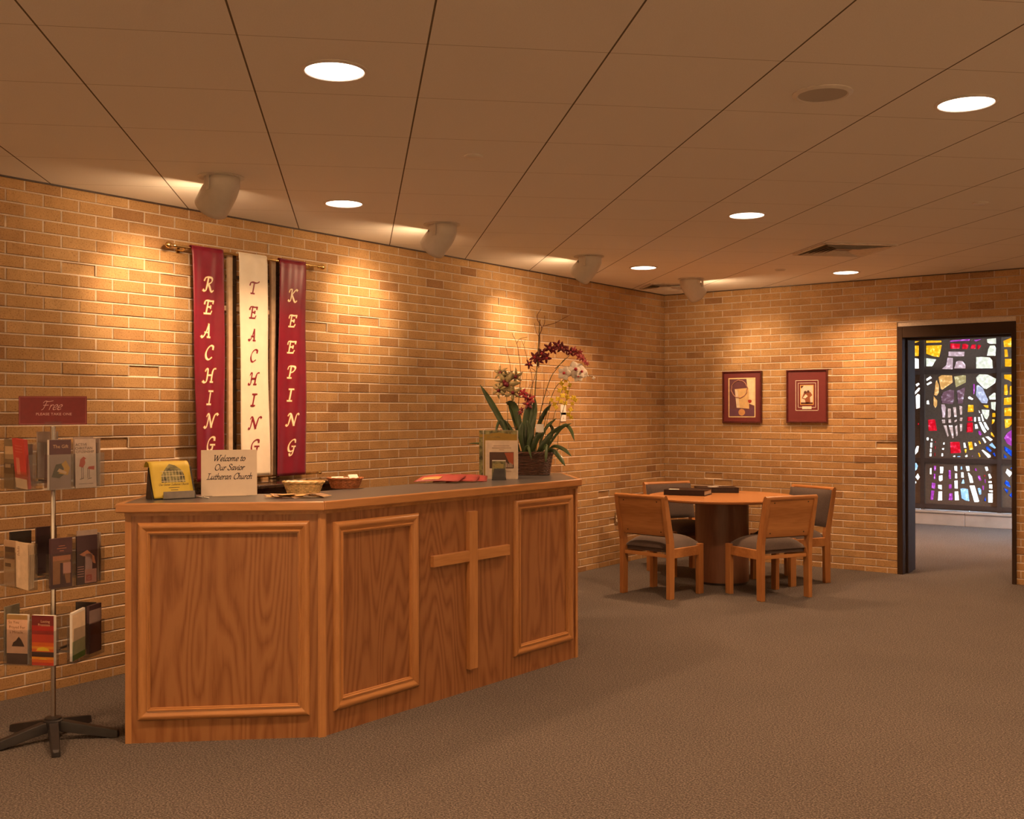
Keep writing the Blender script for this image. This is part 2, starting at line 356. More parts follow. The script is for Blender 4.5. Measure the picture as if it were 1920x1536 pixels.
# lettering ---------------------------------------------------------
def catmull(P, n=6):
    if len(P) < 3: return [Vector(p) for p in P]
    P = [Vector(p) for p in P]; out = []
    Q = [P[0] * 2 - P[1]] + P + [P[-1] * 2 - P[-2]]
    for i in range(1, len(Q) - 2):
        for k in range(n):
            t = k / n; a, b, c, d = Q[i - 1], Q[i], Q[i + 1], Q[i + 2]
            out.append(0.5 * ((2 * b) + (c - a) * t + (2 * a - 5 * b + 4 * c - d) * t * t + (3 * b - a - 3 * c + d) * t ** 3))
    out.append(P[-1]); return out
EL = lambda cx, cy, rx, ry: [(cx + rx * math.sin(2 * math.pi * k / 10), cy + ry * math.cos(2 * math.pi * k / 10)) for k in range(11)]
GL = {
 'R': (.85, [[(.30, .95), (.29, .5), (.26, .06), (.14, -.02), (.03, .04)], [(.0, .74), (.08, .95), (.32, 1.0), (.62, .94), (.66, .72), (.50, .56), (.32, .5)], [(.38, .5), (.55, .26), (.70, .02), (.84, -.03), (.93, .06)]]),
 'E': (.75, [[(.30, .95), (.29, .5), (.28, .04)], [(.02, .72), (.06, .93), (.25, .97), (.5, .95), (.80, .97)], [(.80, .97), (.78, .80)], [(.3, .51), (.62, .52)], [(.62, .62), (.61, .42)], [(.12, .02), (.4, .02), (.70, .03)], [(.70, .03), (.78, .22)]]),
 'A': (.8, [[(-.02, .08), (.08, -.01), (.22, .18), (.36, .55), (.46, .97)], [(.46, .97), (.54, .5), (.60, .03)], [(.48, .02), (.74, .02)], [(.22, .36), (.58, .36)]]),
 'C': (.75, [[(.74, .74), (.72, .94), (.5, 1.0), (.24, .78), (.12, .42), (.22, .08), (.46, -.02), (.72, .14)]]),
 'H': (.95, [[(.02, .80), (.08, .95), (.20, .94), (.24, .80), (.24, .3), (.20, .04), (.06, -.03), (-.06, .05)], [(.92, 1.0), (.80, .97), (.72, .8), (.70, .4), (.70, .02)], [(.60, .02), (.84, .02)], [(.24, .5), (.71, .52)]]),
 'I': (.5, [[(.28, .97), (.27, .5), (.25, .03)], [(.08, .98), (.48, .98)], [(.05, .02), (.45, .02)]]),
 'N': (.95, [[(-.06, .06), (.04, -.02), (.14, .08), (.22, .5), (.26, .9)], [(.02, .82), (.12, .98), (.26, .92), (.46, .5), (.66, .03)], [(.66, .03), (.72, .5), (.80, .90), (.94, 1.0), (1.04, .92)]]),
 'G': (.8, [[(.74, .78), (.70, .96), (.48, 1.0), (.24, .78), (.14, .44), (.22, .12), (.42, .03), (.60, .12)], [(.46, .45), (.82, .45)], [(.68, .44), (.66, .1), (.58, -.22), (.40, -.30), (.34, -.16)]]),
 'T': (.85, [[(.46, .93), (.45, .5), (.42, .04)], [(.24, .02), (.62, .02)], [(.02, .70), (.08, .92), (.3, .97), (.6, .93), (.84, .97), (.95, 1.06)]]),
 'K': (.85, [[(.30, .95), (.29, .5), (.26, .06), (.14, -.02), (.03, .04)], [(.0, .74), (.08, .95), (.30, .97)], [(.86, .92), (.74, .98), (.55, .78), (.32, .5)], [(.36, .52), (.56, .24), (.72, .02), (.86, -.04), (.95, .06)]]),
 'P': (.75, [[(.30, .95), (.29, .5), (.26, .04)], [(.08, .02), (.44, .02)], [(.0, .74), (.08, .95), (.32, 1.0), (.62, .94), (.66, .72), (.50, .52), (.32, .46)]]),
 'L': (.7, [[(.26, .97), (.25, .5), (.22, .03)], [(.08, .98), (.46, .98)], [(.05, .02), (.62, .02)], [(.62, .02), (.68, .2)]]),
 'W': (1.1, [[(.06, .97), (.22, .03)], [(.22, .03), (.52, .92)], [(.52, .92), (.66, .03)], [(.66, .03), (1.02, .97)], [(-.04, .98), (.2, .98)], [(.9, .98), (1.12, .98)]]),
 'O': (.9, [EL(.42, .49, .36, .51)]), 'S': (.65, [[(.58, .80), (.5, .97), (.3, .99), (.16, .80), (.3, .58), (.48, .42), (.52, .18), (.34, -.01), (.14, .02), (.04, .20)]]),
 'F': (.8, [[(.34, .9), (.30, .5), (.22, .08), (.08, -.02)], [(.0, .76), (.14, .97), (.5, .93), (.95, 1.0)], [(.1, .5), (.62, .52)]]),
 'M': (1.1, [[(.06, .03), (.2, .95)], [(.2, .95), (.46, .05)], [(.46, .05), (.84, .97)], [(.84, .97), (.9, .03)]]),
 'Y': (.7, [[(.02, .95), (.3, .5)], [(.66, .97), (.3, .5), (.26, .03)]]),
 'e': (.48, [[(.10, .26), (.26, .29), (.41, .36), (.41, .50), (.29, .57), (.13, .46), (.06, .24), (.10, .06), (.22, .0), (.42, .10)]]),
 'l': (.3, [[(.16, 1.02), (.12, .5), (.10, .1), (.17, .0), (.28, .06)]]),
 'c': (.42, [[(.40, .46), (.28, .56), (.12, .44), (.06, .2), (.18, .0), (.40, .10)]]),
 'o': (.5, [EL(.24, .28, .19, .28)]),
 'm': (.8, [[(.10, .55), (.08, 0)], [(.10, .34), (.24, .56), (.36, .48), (.34, 0)], [(.36, .34), (.50, .56), (.62, .48), (.60, .05), (.72, .05)]]),
 't': (.34, [[(.18, .78), (.12, .3), (.12, .06), (.20, 0), (.32, .08)], [(.02, .53), (.34, .53)]]),
 'u': (.55, [[(.08, .55), (.06, .12), (.16, .0), (.36, .2)], [(.42, .55), (.38, .06), (.5, .04)]]),
 'r': (.38, [[(.10, .55), (.07, 0)], [(.09, .32), (.22, .54), (.36, .52)]]),
 'a': (.52, [[(.38, .52), (.24, .56), (.08, .38), (.07, .1), (.18, .01), (.36, .26)], [(.41, .55), (.36, .06), (.48, .04)]]),
 'v': (.46, [[(.04, .52), (.10, .52), (.15, .02)], [(.15, .02), (.38, .34), (.38, .54)]]),
 'i': (.26, [[(.12, .55), (.09, .08), (.16, .0), (.24, .06)], [(.15, .76), (.15, .70)]]),
 'h': (.52, [[(.12, 1.02), (.07, 0)], [(.08, .3), (.24, .56), (.38, .48), (.34, .06), (.46, .04)]]),
 'n': (.52, [[(.10, .55), (.07, 0)], [(.08, .3), (.24, .56), (.38, .48), (.34, .06), (.46, .04)]]),
 's': (.4, [[(.34, .5), (.2, .56), (.1, .42), (.28, .24), (.24, .02), (.04, .05)]]),
 'd': (.52, [[(.36, .5), (.24, .56), (.08, .38), (.07, .1), (.18, .01), (.36, .26)], [(.46, 1.02), (.36, .06), (.48, .04)]]),
 'y': (.5, [[(.06, .55), (.06, .14), (.18, .04), (.34, .2)], [(.42, .55), (.34, -.1), (.14, -.28), (.02, -.2)]]),
 '.': (.2, [[(.06, .05), (.1, .0)]]), ' ': (.3, []),
}
def strokes(mb, ch, ox, oz, s, y, mi, wid=.13, thin=.045, slant=.22, grow=0, mx=None, nib=R(38)):
    adv, sts = GL[ch]
    for st in sts:
        P = catmull(st, 5); P = [Vector((p.x + slant * p.y, p.y)) for p in P]; k = len(P); L = []
        for i, p in enumerate(P):
            d = (P[min(i + 1, k - 1)] - P[max(i - 1, 0)]); d = d.normalized() if d.length > 1e-6 else Vector((1, 0))
            ww = max(thin, abs(d.x * math.sin(nib) - d.y * math.cos(nib)) * wid) / 2 + grow
            n = Vector((-d.y, d.x)) * ww
            if i == 0: p = p - d * (thin / 2 + grow)
            if i == k - 1: p = p + d * (thin / 2 + grow)
            L += [p + n, p - n]
        vs = [(ox + q.x * s, y, oz + q.y * s) for q in L]
        fs = [(2 * i, 2 * i + 2, 2 * i + 3, 2 * i + 1) for i in range(k - 1)]
        mb.add(vs, fs, mi, mx)
    return adv * s
def write(mb, text, cx, z, s, y, mi, wid=.13, thin=.05, slant=.22, mx=None, left=False):
    wd = sum(GL[c][0] for c in text) * s; x = cx if left else cx - wd / 2
    for c in text: x += strokes(mb, c, x, z, s, y, mi, wid, thin, slant, mx=mx)
_fc = {}
def font_mesh(text):
    if text in _fc: return _fc[text]
    cu = bpy.data.curves.new('t', 'FONT'); cu.body = text; cu.size = 1; cu.align_x = 'CENTER'; cu.resolution_u = 2
    ob = bpy.data.objects.new('t', cu); C.objects.link(ob); bpy.context.view_layer.update()
    me = bpy.data.meshes.new_from_object(ob.evaluated_get(bpy.context.evaluated_depsgraph_get()))
    r = ([v.co.copy() for v in me.vertices], [tuple(p.vertices) for p in me.polygons])
    bpy.data.objects.remove(ob); bpy.data.curves.remove(cu); bpy.data.meshes.remove(me); _fc[text] = r; return r
def text(mb, s, cx, z, size, y, mi, sx=1.0, mx=None):
    v, f = font_mesh(s)
    mb.add([(cx + p.x * size * sx, y, z + p.y * size) for p in v], f, mi, mx)
def rect(mb, x0, z0, x1, z1, y, mi, mx=None): mb.add([(x0, y, z0), (x1, y, z0), (x1, y, z1), (x0, y, z1)], [(0, 1, 2, 3)], mi, mx)
def poly(mb, P, y, mi, mx=None): mb.add([(p[0], y, p[1]) for p in P], [tuple(range(len(P)))], mi, mx)

# ================================================================== ROOM
def struct(name, mb, mats, parent=None, **k):
    o = mb.build(name, mats, parent, **k)
    if parent is None: o['kind'] = 'structure'
    return o
RX0, RX1, RY0 = XL, 3.2, -3.4
WT = 0.38
VX = -1.25                      # right side of the room beyond the doorway
struct('floor', MB().box(-7.4, RY0 - .2, -0.1, RX1 + .2, YB + WT, 0).box(-7.4, YB + WT, -0.1, VX + .2, YW + .3, 0), 'carpet')
struct('ceiling', MB().box(-7.4, RY0 - .2, H, RX1 + .2, YB + WT, H + .12).box(-7.4, YB + WT, H, VX + .2, YW + .3, H + .12), 'ceiling')
def brickwork(mb, a0, a1, phase, place, holes=(), seed=1):
    """courses of individually laid bricks with raked bed joints"""
    rg = random.Random(seed); BW, CH, J = .2032, .0677, .0046
    row = 0; z = .0505 - CH
    while z < H:
        z0, z1 = max(0, z + J), min(H, z + CH - J)
        if z1 - z0 > .004:
            k0 = int(math.floor((a0 - phase) / BW)) - 1; x = phase + k0 * BW + (BW / 2 if row % 2 else 0)
            def spans(l, r_):
                out = [(max(l, a0), min(r_, a1))]
                for hx0, hx1, hz in holes:
                    if z0 < hz - .004: out = [q for (p_, q_) in out for q in ((p_, min(q_, hx0)), (max(p_, hx1), q_))]
                return [(p_, q_) for p_, q_ in out if q_ - p_ > .003]
            for p_, q_ in spans(a0, a1):        # bed joint struck to a slope: shadow above, lit ledge below
                e0, e1 = z - J, z + J
                if e0 > .002: mb.add([place(p_, e0, -.0010), place(q_, e0, -.0010), place(q_, e1, -.0085), place(p_, e1, -.0085)], [(0, 1, 2, 3)], 0)
            while x < a1:
                d = rg.gauss(0, .0010); t_ = rg.random()
                if t_ < .018: d = -.0095
                elif t_ < .030: d = .0035
                jz = rg.uniform(-.0008, .0008); jx = rg.uniform(-.0012, .0012)
                for p_, q_ in spans(x - J + jx * .5, x + J + jx * .5): mb_box(mb, place, p_, z0 - .0005, q_, z1 + .0005, -.0125, -.0012 - .0012 * rg.random(), 2)
                for p_, q_ in spans(x + J + jx, x + BW - J + jx): mb_box(mb, place, p_, z0 + jz, q_, z1 + jz, -.0125, d, 1, .0014 if t_ >= .018 else 0)
                x += BW
        z += CH; row += 1
def mb_box(mb, place, a0, z0, a1, z1, d0, d1, mi, ch=0.0):
    """box in wall coordinates (along, up, out) with a chamfered arris"""
    P = [(a0, z0, d0), (a1, z0, d0), (a1, z1, d0), (a0, z1, d0), (a0, z0, d1 - ch), (a1, z0, d1 - ch), (a1, z1, d1 - ch), (a0, z1, d1 - ch), (a0 + ch, z0 + ch, d1), (a1 - ch, z0 + ch, d1), (a1 - ch, z1 - ch, d1), (a0 + ch, z1 - ch, d1)]
    F_ = [(0, 1, 5, 4), (1, 2, 6, 5), (2, 3, 7, 6), (3, 0, 4, 7), (4, 5, 9, 8), (5, 6, 10, 9), (6, 7, 11, 10), (7, 4, 8, 11), (8, 9, 10, 11)]
    mb.add([place(*p) for p in P], F_, mi)
mb = MB().box(XL - .2, RY0 - .2, 0, XL - .0120, YB + WT, H)
brickwork(mb, RY0, YB, 3.010, lambda a, z, d: (XL + d, a, z), seed=4)
struct('wall_left', mb, ['mortar', 'brick_left', 'head_mortar'])
FX0, FX1, FZ = -2.954, -1.962, 2.238
YM = YB + .0120
mb = MB().box(XL - .1, YM, 0, FX0, YB + WT, H).box(FX1, YM, 0, RX1 + .2, YB + WT, H).box(FX0, YM, FZ, FX1, YB + WT, H)
brickwork(mb, XL, RX1, -3.250, lambda a, z, d: (a, YB - d, z), holes=((FX0, FX1, FZ),), seed=9)
struct('wall_back', mb, ['mortar', 'brick_back', 'head_mortar'])
struct('wall_right', MB().box(RX1, RY0 - .2, 0, RX1 + .2, YB, H), 'bounce_plaster')
struct('wall_front', MB().box(XL, RY0 - .2, 0, RX1, RY0, H), 'bounce_plaster')
# vestibule beyond the doorway
struct('wall_vestibule_left', MB().box(-7.4, YB + WT, 0, -7.2, YW + .3, H), 'plainwall')
struct('wall_vestibule_right', MB().box(VX, YB + WT, 0, VX + .2, 13.1, H).box(VX, YW - .25, 0, VX + .2, YW + .3, H).box(VX, 13.1, 2.5, VX + .2, YW - .25, H), 'plainwall')
w2 = struct('added_window', MB().box(VX + .05, 13.1, .08, VX + .15, 13.18, 2.5).box(VX + .05, YW - .33, .08, VX + .15, YW - .25, 2.5).box(VX + .05, 13.7, .08, VX + .15, 13.76, 2.42).box(VX + .05, 13.1, 0, VX + .15, YW - .25, .08).box(VX + .05, 13.18, 2.42, VX + .15, YW - .33, 2.5), 'mullion')  # unseen window added to bring daylight onto the vestibule floor
MB().box(VX + .097, 13.18, .08, VX + .103, YW - .33, 2.42).build('clear_pane', 'acrylic', w2)
mb = MB().box(-7.2, YB + WT - .2, 0, XL - .2, YB + WT, H)
struct('wall_vestibule_near', mb, 'plainwall')
# stone kerb under the coloured window
mb = MB()
x = -7.2
while x < VX - .01:
    x2 = min(VX, x + 0.62); mb.box(x + .002, 14.33, 0.0, x2 - .002, YW + .03, 0.155); mb.box(x + .002, 14.315, 0.155, x2 - .002, YW + .03, 0.178); x = x2
struct('trim_1', mb, 'stone', bevel=.004)
# dark trim along the ceiling edge
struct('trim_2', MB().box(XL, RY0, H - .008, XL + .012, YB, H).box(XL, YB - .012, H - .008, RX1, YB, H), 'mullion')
# door frame of brown painted metal
dr = MB()
for (a, b2, sgn) in ((FX0, DX0, 1), (DX1, FX1, -1)):
    dr.box(a, YB - .012, 0, b2, YB + WT, FZ)
dr.box(DX0, YB - .012, DZ, DX1, YB + WT, FZ)
xs = DX0 + .016
dr.box(DX0, YB + .10, 0, DX0 + .016, YB + .24, DZ); dr.box(DX1 - .016, YB + .10, 0, DX1, YB + .24, DZ); dr.box(DX0 + .016, YB + .10, DZ - .016, DX1 - .016, YB + .24, DZ)
dfr = struct('door_1', dr, 'door', bevel=.003)
MB().box(DX1 - .019, YB + .12, 1.93, DX1 - .016, YB + .145, 2.05).box(DX1 - .019, YB + .12, 1.08, DX1 - .016, YB + .145, 1.2).box(DX1 - .019, YB + .12, .2, DX1 - .016, YB + .145, .32).build('hinge', 'tan_bar', dfr)

# ------------------------------------------------------------------ dalle de verre window
GLASS = {
 'Y': (1.0, .42, .010), 'W': (1.6, 1.5, 1.35), 'P': (.80, .78, .62), 'L': (.52, .34, .36), 'R': (.62, .004, .015), 'T': (.70, .34, .10),
 'K': (.42, .32, .14), 'M': (.16, .075, .095), 'B': (.008, .07, .62), 'S': (.38, .62, .95), 'V': (.40, .05, .38), 'F': (.55, .36, .32), 'C': (.45, .45, .60), 'U': (.10, .03, .12)}
A5 = '''Y 120 172,218 165,160 192,120 200|Y 118 240,198 240,196 408,120 408|W 118 438,196 455,200 606,118 608|Y 308 160,560 160,560 190,308 198|Y 308 240,566 232,526 424,440 415,310 372
P 300 440,478 460,412 574,304 572|V 690 165,720 155,1018 135,1005 165,860 168,700 182|R 695 205,862 212,850 290,695 290|R 890 215,950 208,992 235,975 296,884 296|R 1040 222,1108 222,1105 292,1014 290|R 1135 224,1198 238,1160 300,1128 292
L 668 335,930 338,924 412,664 412|L 650 430,744 438,740 620,558 616,632 550|L 770 560,790 495,830 482,900 490,945 550,945 606,756 606|P 1110 425,1200 420,1330 430,1372 475,1380 604,1110 606|P 1282 135,1432 120,1434 212,1330 212,1286 190
P 1330 240,1410 235,1432 280,1424 404,1282 402,1300 300|V 1065 150,1210 135,1110 178|Y 1545 165,1682 108,1684 262,1556 262|Y 1562 300,1612 300,1628 420,1564 424|Y 1570 452,1684 452,1684 576,1570 576
W 310 775,380 725,408 760,320 810|W 316 850,390 812,410 838,330 880|T 505 745,560 712,730 718,742 830,570 950,540 930|K 756 735,900 712,950 718,952 830,784 912|T 480 780,522 880,518 990,484 1044,436 1030,460 830
T 428 1040,494 1120,490 1200,460 1244,426 1190|M 548 1060,580 985,690 945,760 955,764 1120,740 1180,560 1160|M 800 960,945 900,900 1164,818 1172|L 550 1180,610 1182,630 1230,618 1392,570 1390|F 655 1245,710 1250,712 1370,690 1396,656 1390
F 736 1225,792 1225,804 1380,760 1382|F 838 1200,892 1215,890 1346,850 1344|F 562 1428,618 1425,620 1482,568 1482|F 664 1420,712 1418,716 1475,666 1475|F 758 1440,806 1420,806 1450,762 1474|F 850 1390,900 1394,886 1450,844 1445
P 1110 750,1160 700,1300 705,1432 772,1420 840,1280 938,1230 925,1120 810|C 1115 880,1150 870,1220 920,1306 1110,1290 1164,1200 1160,1106 1040|P 1310 1060,1395 992,1426 1000,1426 1106,1326 1104|P 1345 1145,1430 1140,1420 1284,1354 1250
W 980 1065,1010 1050,1070 1092,1050 1112,985 1090|Y 980 1190,1072 1190,1074 1300,974 1304|Y 1225 1195,1310 1195,1312 1240,1260 1232|P 1195 1262,1326 1270,1320 1360,1286 1424,1250 1405,1206 1320|Y 1368 1318,1420 1320,1424 1380,1368 1386|Y 1362 1420,1412 1422,1404 1470,1360 1506
W 140 860,190 832,214 858,160 902|W 122 990,190 910,218 920,205 960,130 1030|W 140 1050,176 1010,216 1030,214 1236,150 1254|W 318 1125,355 1112,368 1180,318 1178|Y 1556 704,1686 702,1686 826,1630 792,1560 770|Y 1560 868,1610 860,1624 1020,1600 1034,1556 1026
Y 1650 890,1686 880,1688 1026,1642 1024|Y 1556 1080,1688 1062,1690 1184,1552 1190|Y 1560 1240,1690 1230,1694 1368,1560 1366|V 1062 856,1092 856,1092 960,1080 1028,1064 1010|W 1152 1276,1164 1276,1180 1316,1156 1316'''
A6 = '''R 340 60,458 55,490 236,348 240|R 970 18,1056 14,1056 82,976 84|R 966 106,1062 106,1064 262,956 262|F 585 150,640 150,676 320,650 340|F 668 150,738 150,756 352,728 362|F 770 170,812 142,822 310,790 334|F 846 128,894 128,890 240,852 250
W 1078 20,1112 20,1112 90,1078 90|W 1086 136,1130 132,1148 200,1095 210|W 1136 20,1176 20,1184 82,1144 84|W 1150 96,1196 96,1280 250,1246 280,1200 220|W 1222 100,1262 98,1322 210,1300 236,1250 180|W 1180 -30,1210 -30,1242 80,1210 92
W 316 350,350 340,360 370,345 396,318 388|W 386 368,410 362,418 398,390 400|W 376 428,414 428,412 508,374 504|W 370 524,402 524,400 584,368 584|W 366 600,402 600,400 648,362 646|R 448 408,468 406,466 428,450 430|R 450 480,466 480,466 540,450 530|R 446 590,462 590,458 646,444 646
W 582 428,612 422,610 458,580 460|W 562 518,602 514,600 544,566 542|W 556 600,586 598,586 646,554 646|R 694 418,850 414,872 590,700 602|W 904 430,940 430,958 510,914 510|Y 922 532,964 532,956 590,930 590|Y 978 418,1048 412,1068 534,1000 548
W 1080 434,1108 434,1130 476,1088 484|Y 1142 400,1170 398,1192 440,1170 458|W 1200 352,1236 346,1278 420,1250 440|W 1256 334,1310 326,1380 380,1340 408|Y 1340 268,1362 256,1410 330,1396 342,1350 310|S 1318 464,1368 428,1432 510,1410 526,1350 492|B 1262 492,1300 490,1366 560,1330 584,1270 530
W 1194 550,1222 540,1346 630,1346 662,1300 672|B 1372 600,1406 584,1426 640,1410 652|Y 1138 594,1166 590,1186 652,1160 660|W 930 640,972 616,980 650,940 664|V 1046 614,1060 650,1042 656|W 742 640,780 632,782 656,744 656|S 806 646,860 642,862 656,808 658
V 1140 240,1180 240,1206 300,1176 316,1150 290|W 126 560,160 482,200 482,186 570,136 628|Y 1562 52,1692 48,1694 120,1640 178,1574 200|V 1556 350,1600 280,1692 212,1692 492,1600 440|B 1560 480,1690 560,1690 664,1570 560|B 1554 600,1610 660,1600 676,1556 670|R 176 116,200 116,200 142,178 144
W 370 840,400 830,402 936,368 932|V 430 800,474 800,470 880,434 874|V 430 926,464 926,462 1014,430 1010|V 400 1068,466 1076,456 1170,394 1154|V 390 1190,448 1196,426 1344,378 1344|W 530 812,592 814,584 918,532 920|W 512 960,576 948,578 1030,530 1050,512 1030|W 500 1104,566 1104,568 1184,500 1160
W 506 1210,570 1208,570 1350,498 1352|V 668 868,710 868,712 1008,668 1006|V 674 1096,722 1092,724 1164,670 1164|V 680 1240,736 1236,738 1350,668 1346|W 758 804,808 800,814 888,762 872|W 770 920,810 918,814 1002,770 1000|W 760 1040,818 1030,822 1164,764 1160|W 764 1210,828 1208,842 1350,768 1350
S 862 810,890 806,894 856,858 858|W 866 902,912 902,920 990,872 988|S 896 1012,916 1014,930 1082,872 1084|W 940 804,1004 802,1012 880,960 884|W 974 910,1000 908,1050 970,1070 1070,1010 1072|W 1002 1116,1090 1112,1164 1366,1140 1380,1080 1380|S 856 1168,900 1156,984 1170,1006 1364,940 1356,876 1320
V 1090 840,1112 836,1130 884,1090 880|V 1132 956,1178 958,1202 1036,1156 1036|S 1132 1160,1170 1150,1196 1180,1198 1256,1160 1262|V 1206 1110,1240 1120,1240 1190,1214 1184|B 1256 1270,1276 1366,1240 1362|V 1244 1006,1260 1010,1274 1078,1248 1074|R 1234 946,1262 946,1260 972,1236 970
W 1246 816,1296 812,1312 870,1270 886|W 1300 932,1336 926,1366 990,1320 1012|W 1302 1046,1364 1044,1364 1074,1304 1072|W 1314 1096,1372 1096,1374 1166,1316 1160|W 1310 1190,1380 1190,1378 1228,1316 1216|W 1300 1240,1380 1240,1378 1388,1302 1386
S 130 756,160 752,184 800,170 850,134 886|W 134 980,180 914,214 980,180 1032|W 134 1050,154 1042,160 1068,134 1090|W 1580 910,1606 842,1700 910,1644 982|B 1660 840,1690 806,1690 864|B 1562 1080,1590 1026,1640 1060,1666 1150,1600 1120|B 1546 1146,1632 1186,1606 1244|B 1640 1272,1690 1210,1694 1324'''
pieces = []
def win(u, v): p = onax(u, v, 1, YW); return (p.x, p.z)
for src, y0 in ((A5, 620), (A6, 780)):
    for tok in src.replace('\n', '|').split('|'):
        c, rest = tok[0], tok[2:]
        pts = [tuple(float(q) for q in s.split()) for s in rest.split(',')]
        pieces.append((c, [win(1700 + px * 220 / 1877, y0 + py * 180 / 1536) for px, py in pts]))
def inset_area(P): return sum(P[i][0] * P[(i + 1) % len(P)][1] - P[(i + 1) % len(P)][0] * P[i][1] for i in range(len(P))) / 2
# remaining panels either side of and above the part seen through the doorway
rg = random.Random(3)
MX = [-4.0515 + .9435 * k for k in range(-3, 3)]; MZ = [.226, .83, 1.988, 2.66]
gx = -7.1
while gx < -1.45:
    gz = 0.34
    while gz < 2.6:
        seen = -4.30 < gx + .06 < -2.83 and gz < 2.36
        nearx = min(abs(gx + .07 - q) for q in MX) < .10; nearz = min(abs(gz + .07 - q) for q in MZ) < .105
        if not seen and not nearx and not nearz and rg.random() < .8:
            wq, hq = .05 + rg.random() * .05, .05 + rg.random() * .05; cx, cz = gx + .07, gz + .07; k = rg.choice((4, 5, 6)); a0 = rg.random() * 6
            P = [(cx + wq * math.cos(a0 + 6.2832 * i / k) * rg.uniform(.7, 1), cz + hq * math.sin(a0 + 6.2832 * i / k) * rg.uniform(.7, 1)) for i in range(k)]
            pieces.append((rg.choice('YYWWPPBBSVRTFL'), P))
        gz += .155
    gx += .15
X0, X1, Z0, Z1 = -7.2, VX, .18, H
good = []
for c, P in pieces:                                   # keep pieces inside the panel, counter-clockwise
    if inset_area(P) < 0: P = P[::-1]
    good.append((c, P))
vs = [Vector((X0, Z0)), Vector((X1, Z0)), Vector((X1, Z1)), Vector((X0, Z1))]; fs = [[0, 1, 2, 3]]
for c, P in good:
    n = len(vs); vs += [Vector(p) for p in P]; fs.append(list(range(n, n + len(P))))
r = delaunay_2d_cdt(vs, [], fs, 2, 1e-6)
ov, of, oo = r[0], r[2], r[5]
mb = MB(); tri = [f for f, org in zip(of, oo) if org == [0]]
mb.add([(p[0], 0, p[1]) for p in ov], [tuple(f) for f in tri])
win1 = thing('window_1', None, None, (0, YW, 0)); win1['kind'] = 'structure'
mb.build('resin_panel', 'matrix', win1, solid=.024, loc=(0, .0, 0))
gm = MB(); keys = list(GLASS)
for c, P in good:
    n = len(P); cx = sum(p[0] for p in P) / n; cz = sum(p[1] for p in P) / n
    Q = [(cx + (p[0] - cx) * .999, cz + (p[1] - cz) * .999) for p in P]
    V_ = [(p[0], -.010, p[1]) for p in Q] + [(p[0], .010, p[1]) for p in Q]
    gm.add(V_, [tuple(range(n)), tuple(range(n, 2 * n))[::-1]] + [(i, n + i, n + (i + 1) % n, (i + 1) % n) for i in range(n)], keys.index(c))
o = gm.build('coloured_glass', [stained('glass_' + k.lower() + '_tint', GLASS[k]) for k in keys], win1); o['label'] = 'coloured glass chunks set in brown resin'
mu = MB()
for q in MX: mu.box(q - .027, -.05, Z0, q + .027, .05, Z1)
mu.build('upright_mullion', 'mullion', win1)
mu = MB()
for q in MZ: mu.box(X0, -.046, q - .028, X1, .046, q + .028)
mu.build('cross_mullion', 'mullion', win1)

# ================================================================== CEILING FIXTURES
def lamp_obj(name, typ, parent, loc, direction, energy, colr, **k):
    l = bpy.data.lights.new(name, typ); l.energy = energy; l.color = colr
    for a, b in k.items(): setattr(l, a, b)
    o = bpy.data.objects.new(name, l); C.objects.link(o); o.parent = parent; o.location = loc
    o.rotation_euler = Vector(direction).to_track_quat('-Z', 'Y').to_euler(); return o
def downlight(x, y, label, first=[None], power=1.0):
    if first[0] is None:
        t = thing('recessed_downlight', label, 'ceiling light', (x, y, H), group='recessed downlights in the ceiling')
        MB().lathe([(.103, .001), (.118, .001), (.120, -.003), (.106, -.007), (.103, -.004), (.103, .001)], 40).build('trim_ring', 'white_metal', t, smooth=40)
        MB().lathe([(.1035, -.0005), (.1035, -.004), (.0, -.004)], 40).build('lens', 'lens', t, smooth=40)
        first[0] = t
    else: t = copy_tree(first[0]); t.location = (x, y, H); t['label'] = label
    for ch in list(t.children):
        if ch.type == 'LIGHT': bpy.data.objects.remove(ch)
    lamp_obj('downlight_lamp', 'AREA', t, (0, 0, -.012), (0, 0, -1), P_DOWN * power, WARM, shape='DISK', size=.19, spread=R(125))
    return t
P0 = cl(627.5, 132); P1_ = cl(1811.5, 193)
downlight(-2.757, 2.644, 'round glowing downlight nearest the camera, above the near end of the counter')
downlight(-1.064, 4.418, 'large glowing downlight at the upper right, beyond the ceiling speaker')
downlight(-4.465, 4.355, 'glowing downlight close to the left brick wall between the two nearest wall spots')
downlight(-2.753, 6.114, 'glowing downlight in mid ceiling, nearer the camera than the square air vent')
downlight(-4.448, 7.810, 'small glowing downlight between the third wall spot and the corner spot')
downlight(-3.198, 9.150, 'small glowing downlight just before the back wall left of the doorway')
for x, y, wh in ((-4.45, .93, 'over the left wall before the brochure rack'), (-1.06, .95, 'over the carpet left of the camera'), (-2.75, -.8, 'behind the camera on the counter side'), (.63, 2.65, 'over the carpet just right of the picture'), (.63, 6.1, 'over the far carpet right of the picture'), (-1.06, 7.85, 'over the carpet before the doorway'), (2.3, 4.4, 'by the right wall, far one'), (2.3, .95, 'by the right wall, near one'), (.63, -.8, 'right behind the camera')):
    downlight(x, y, 'round downlight out of the picture, ' + wh)

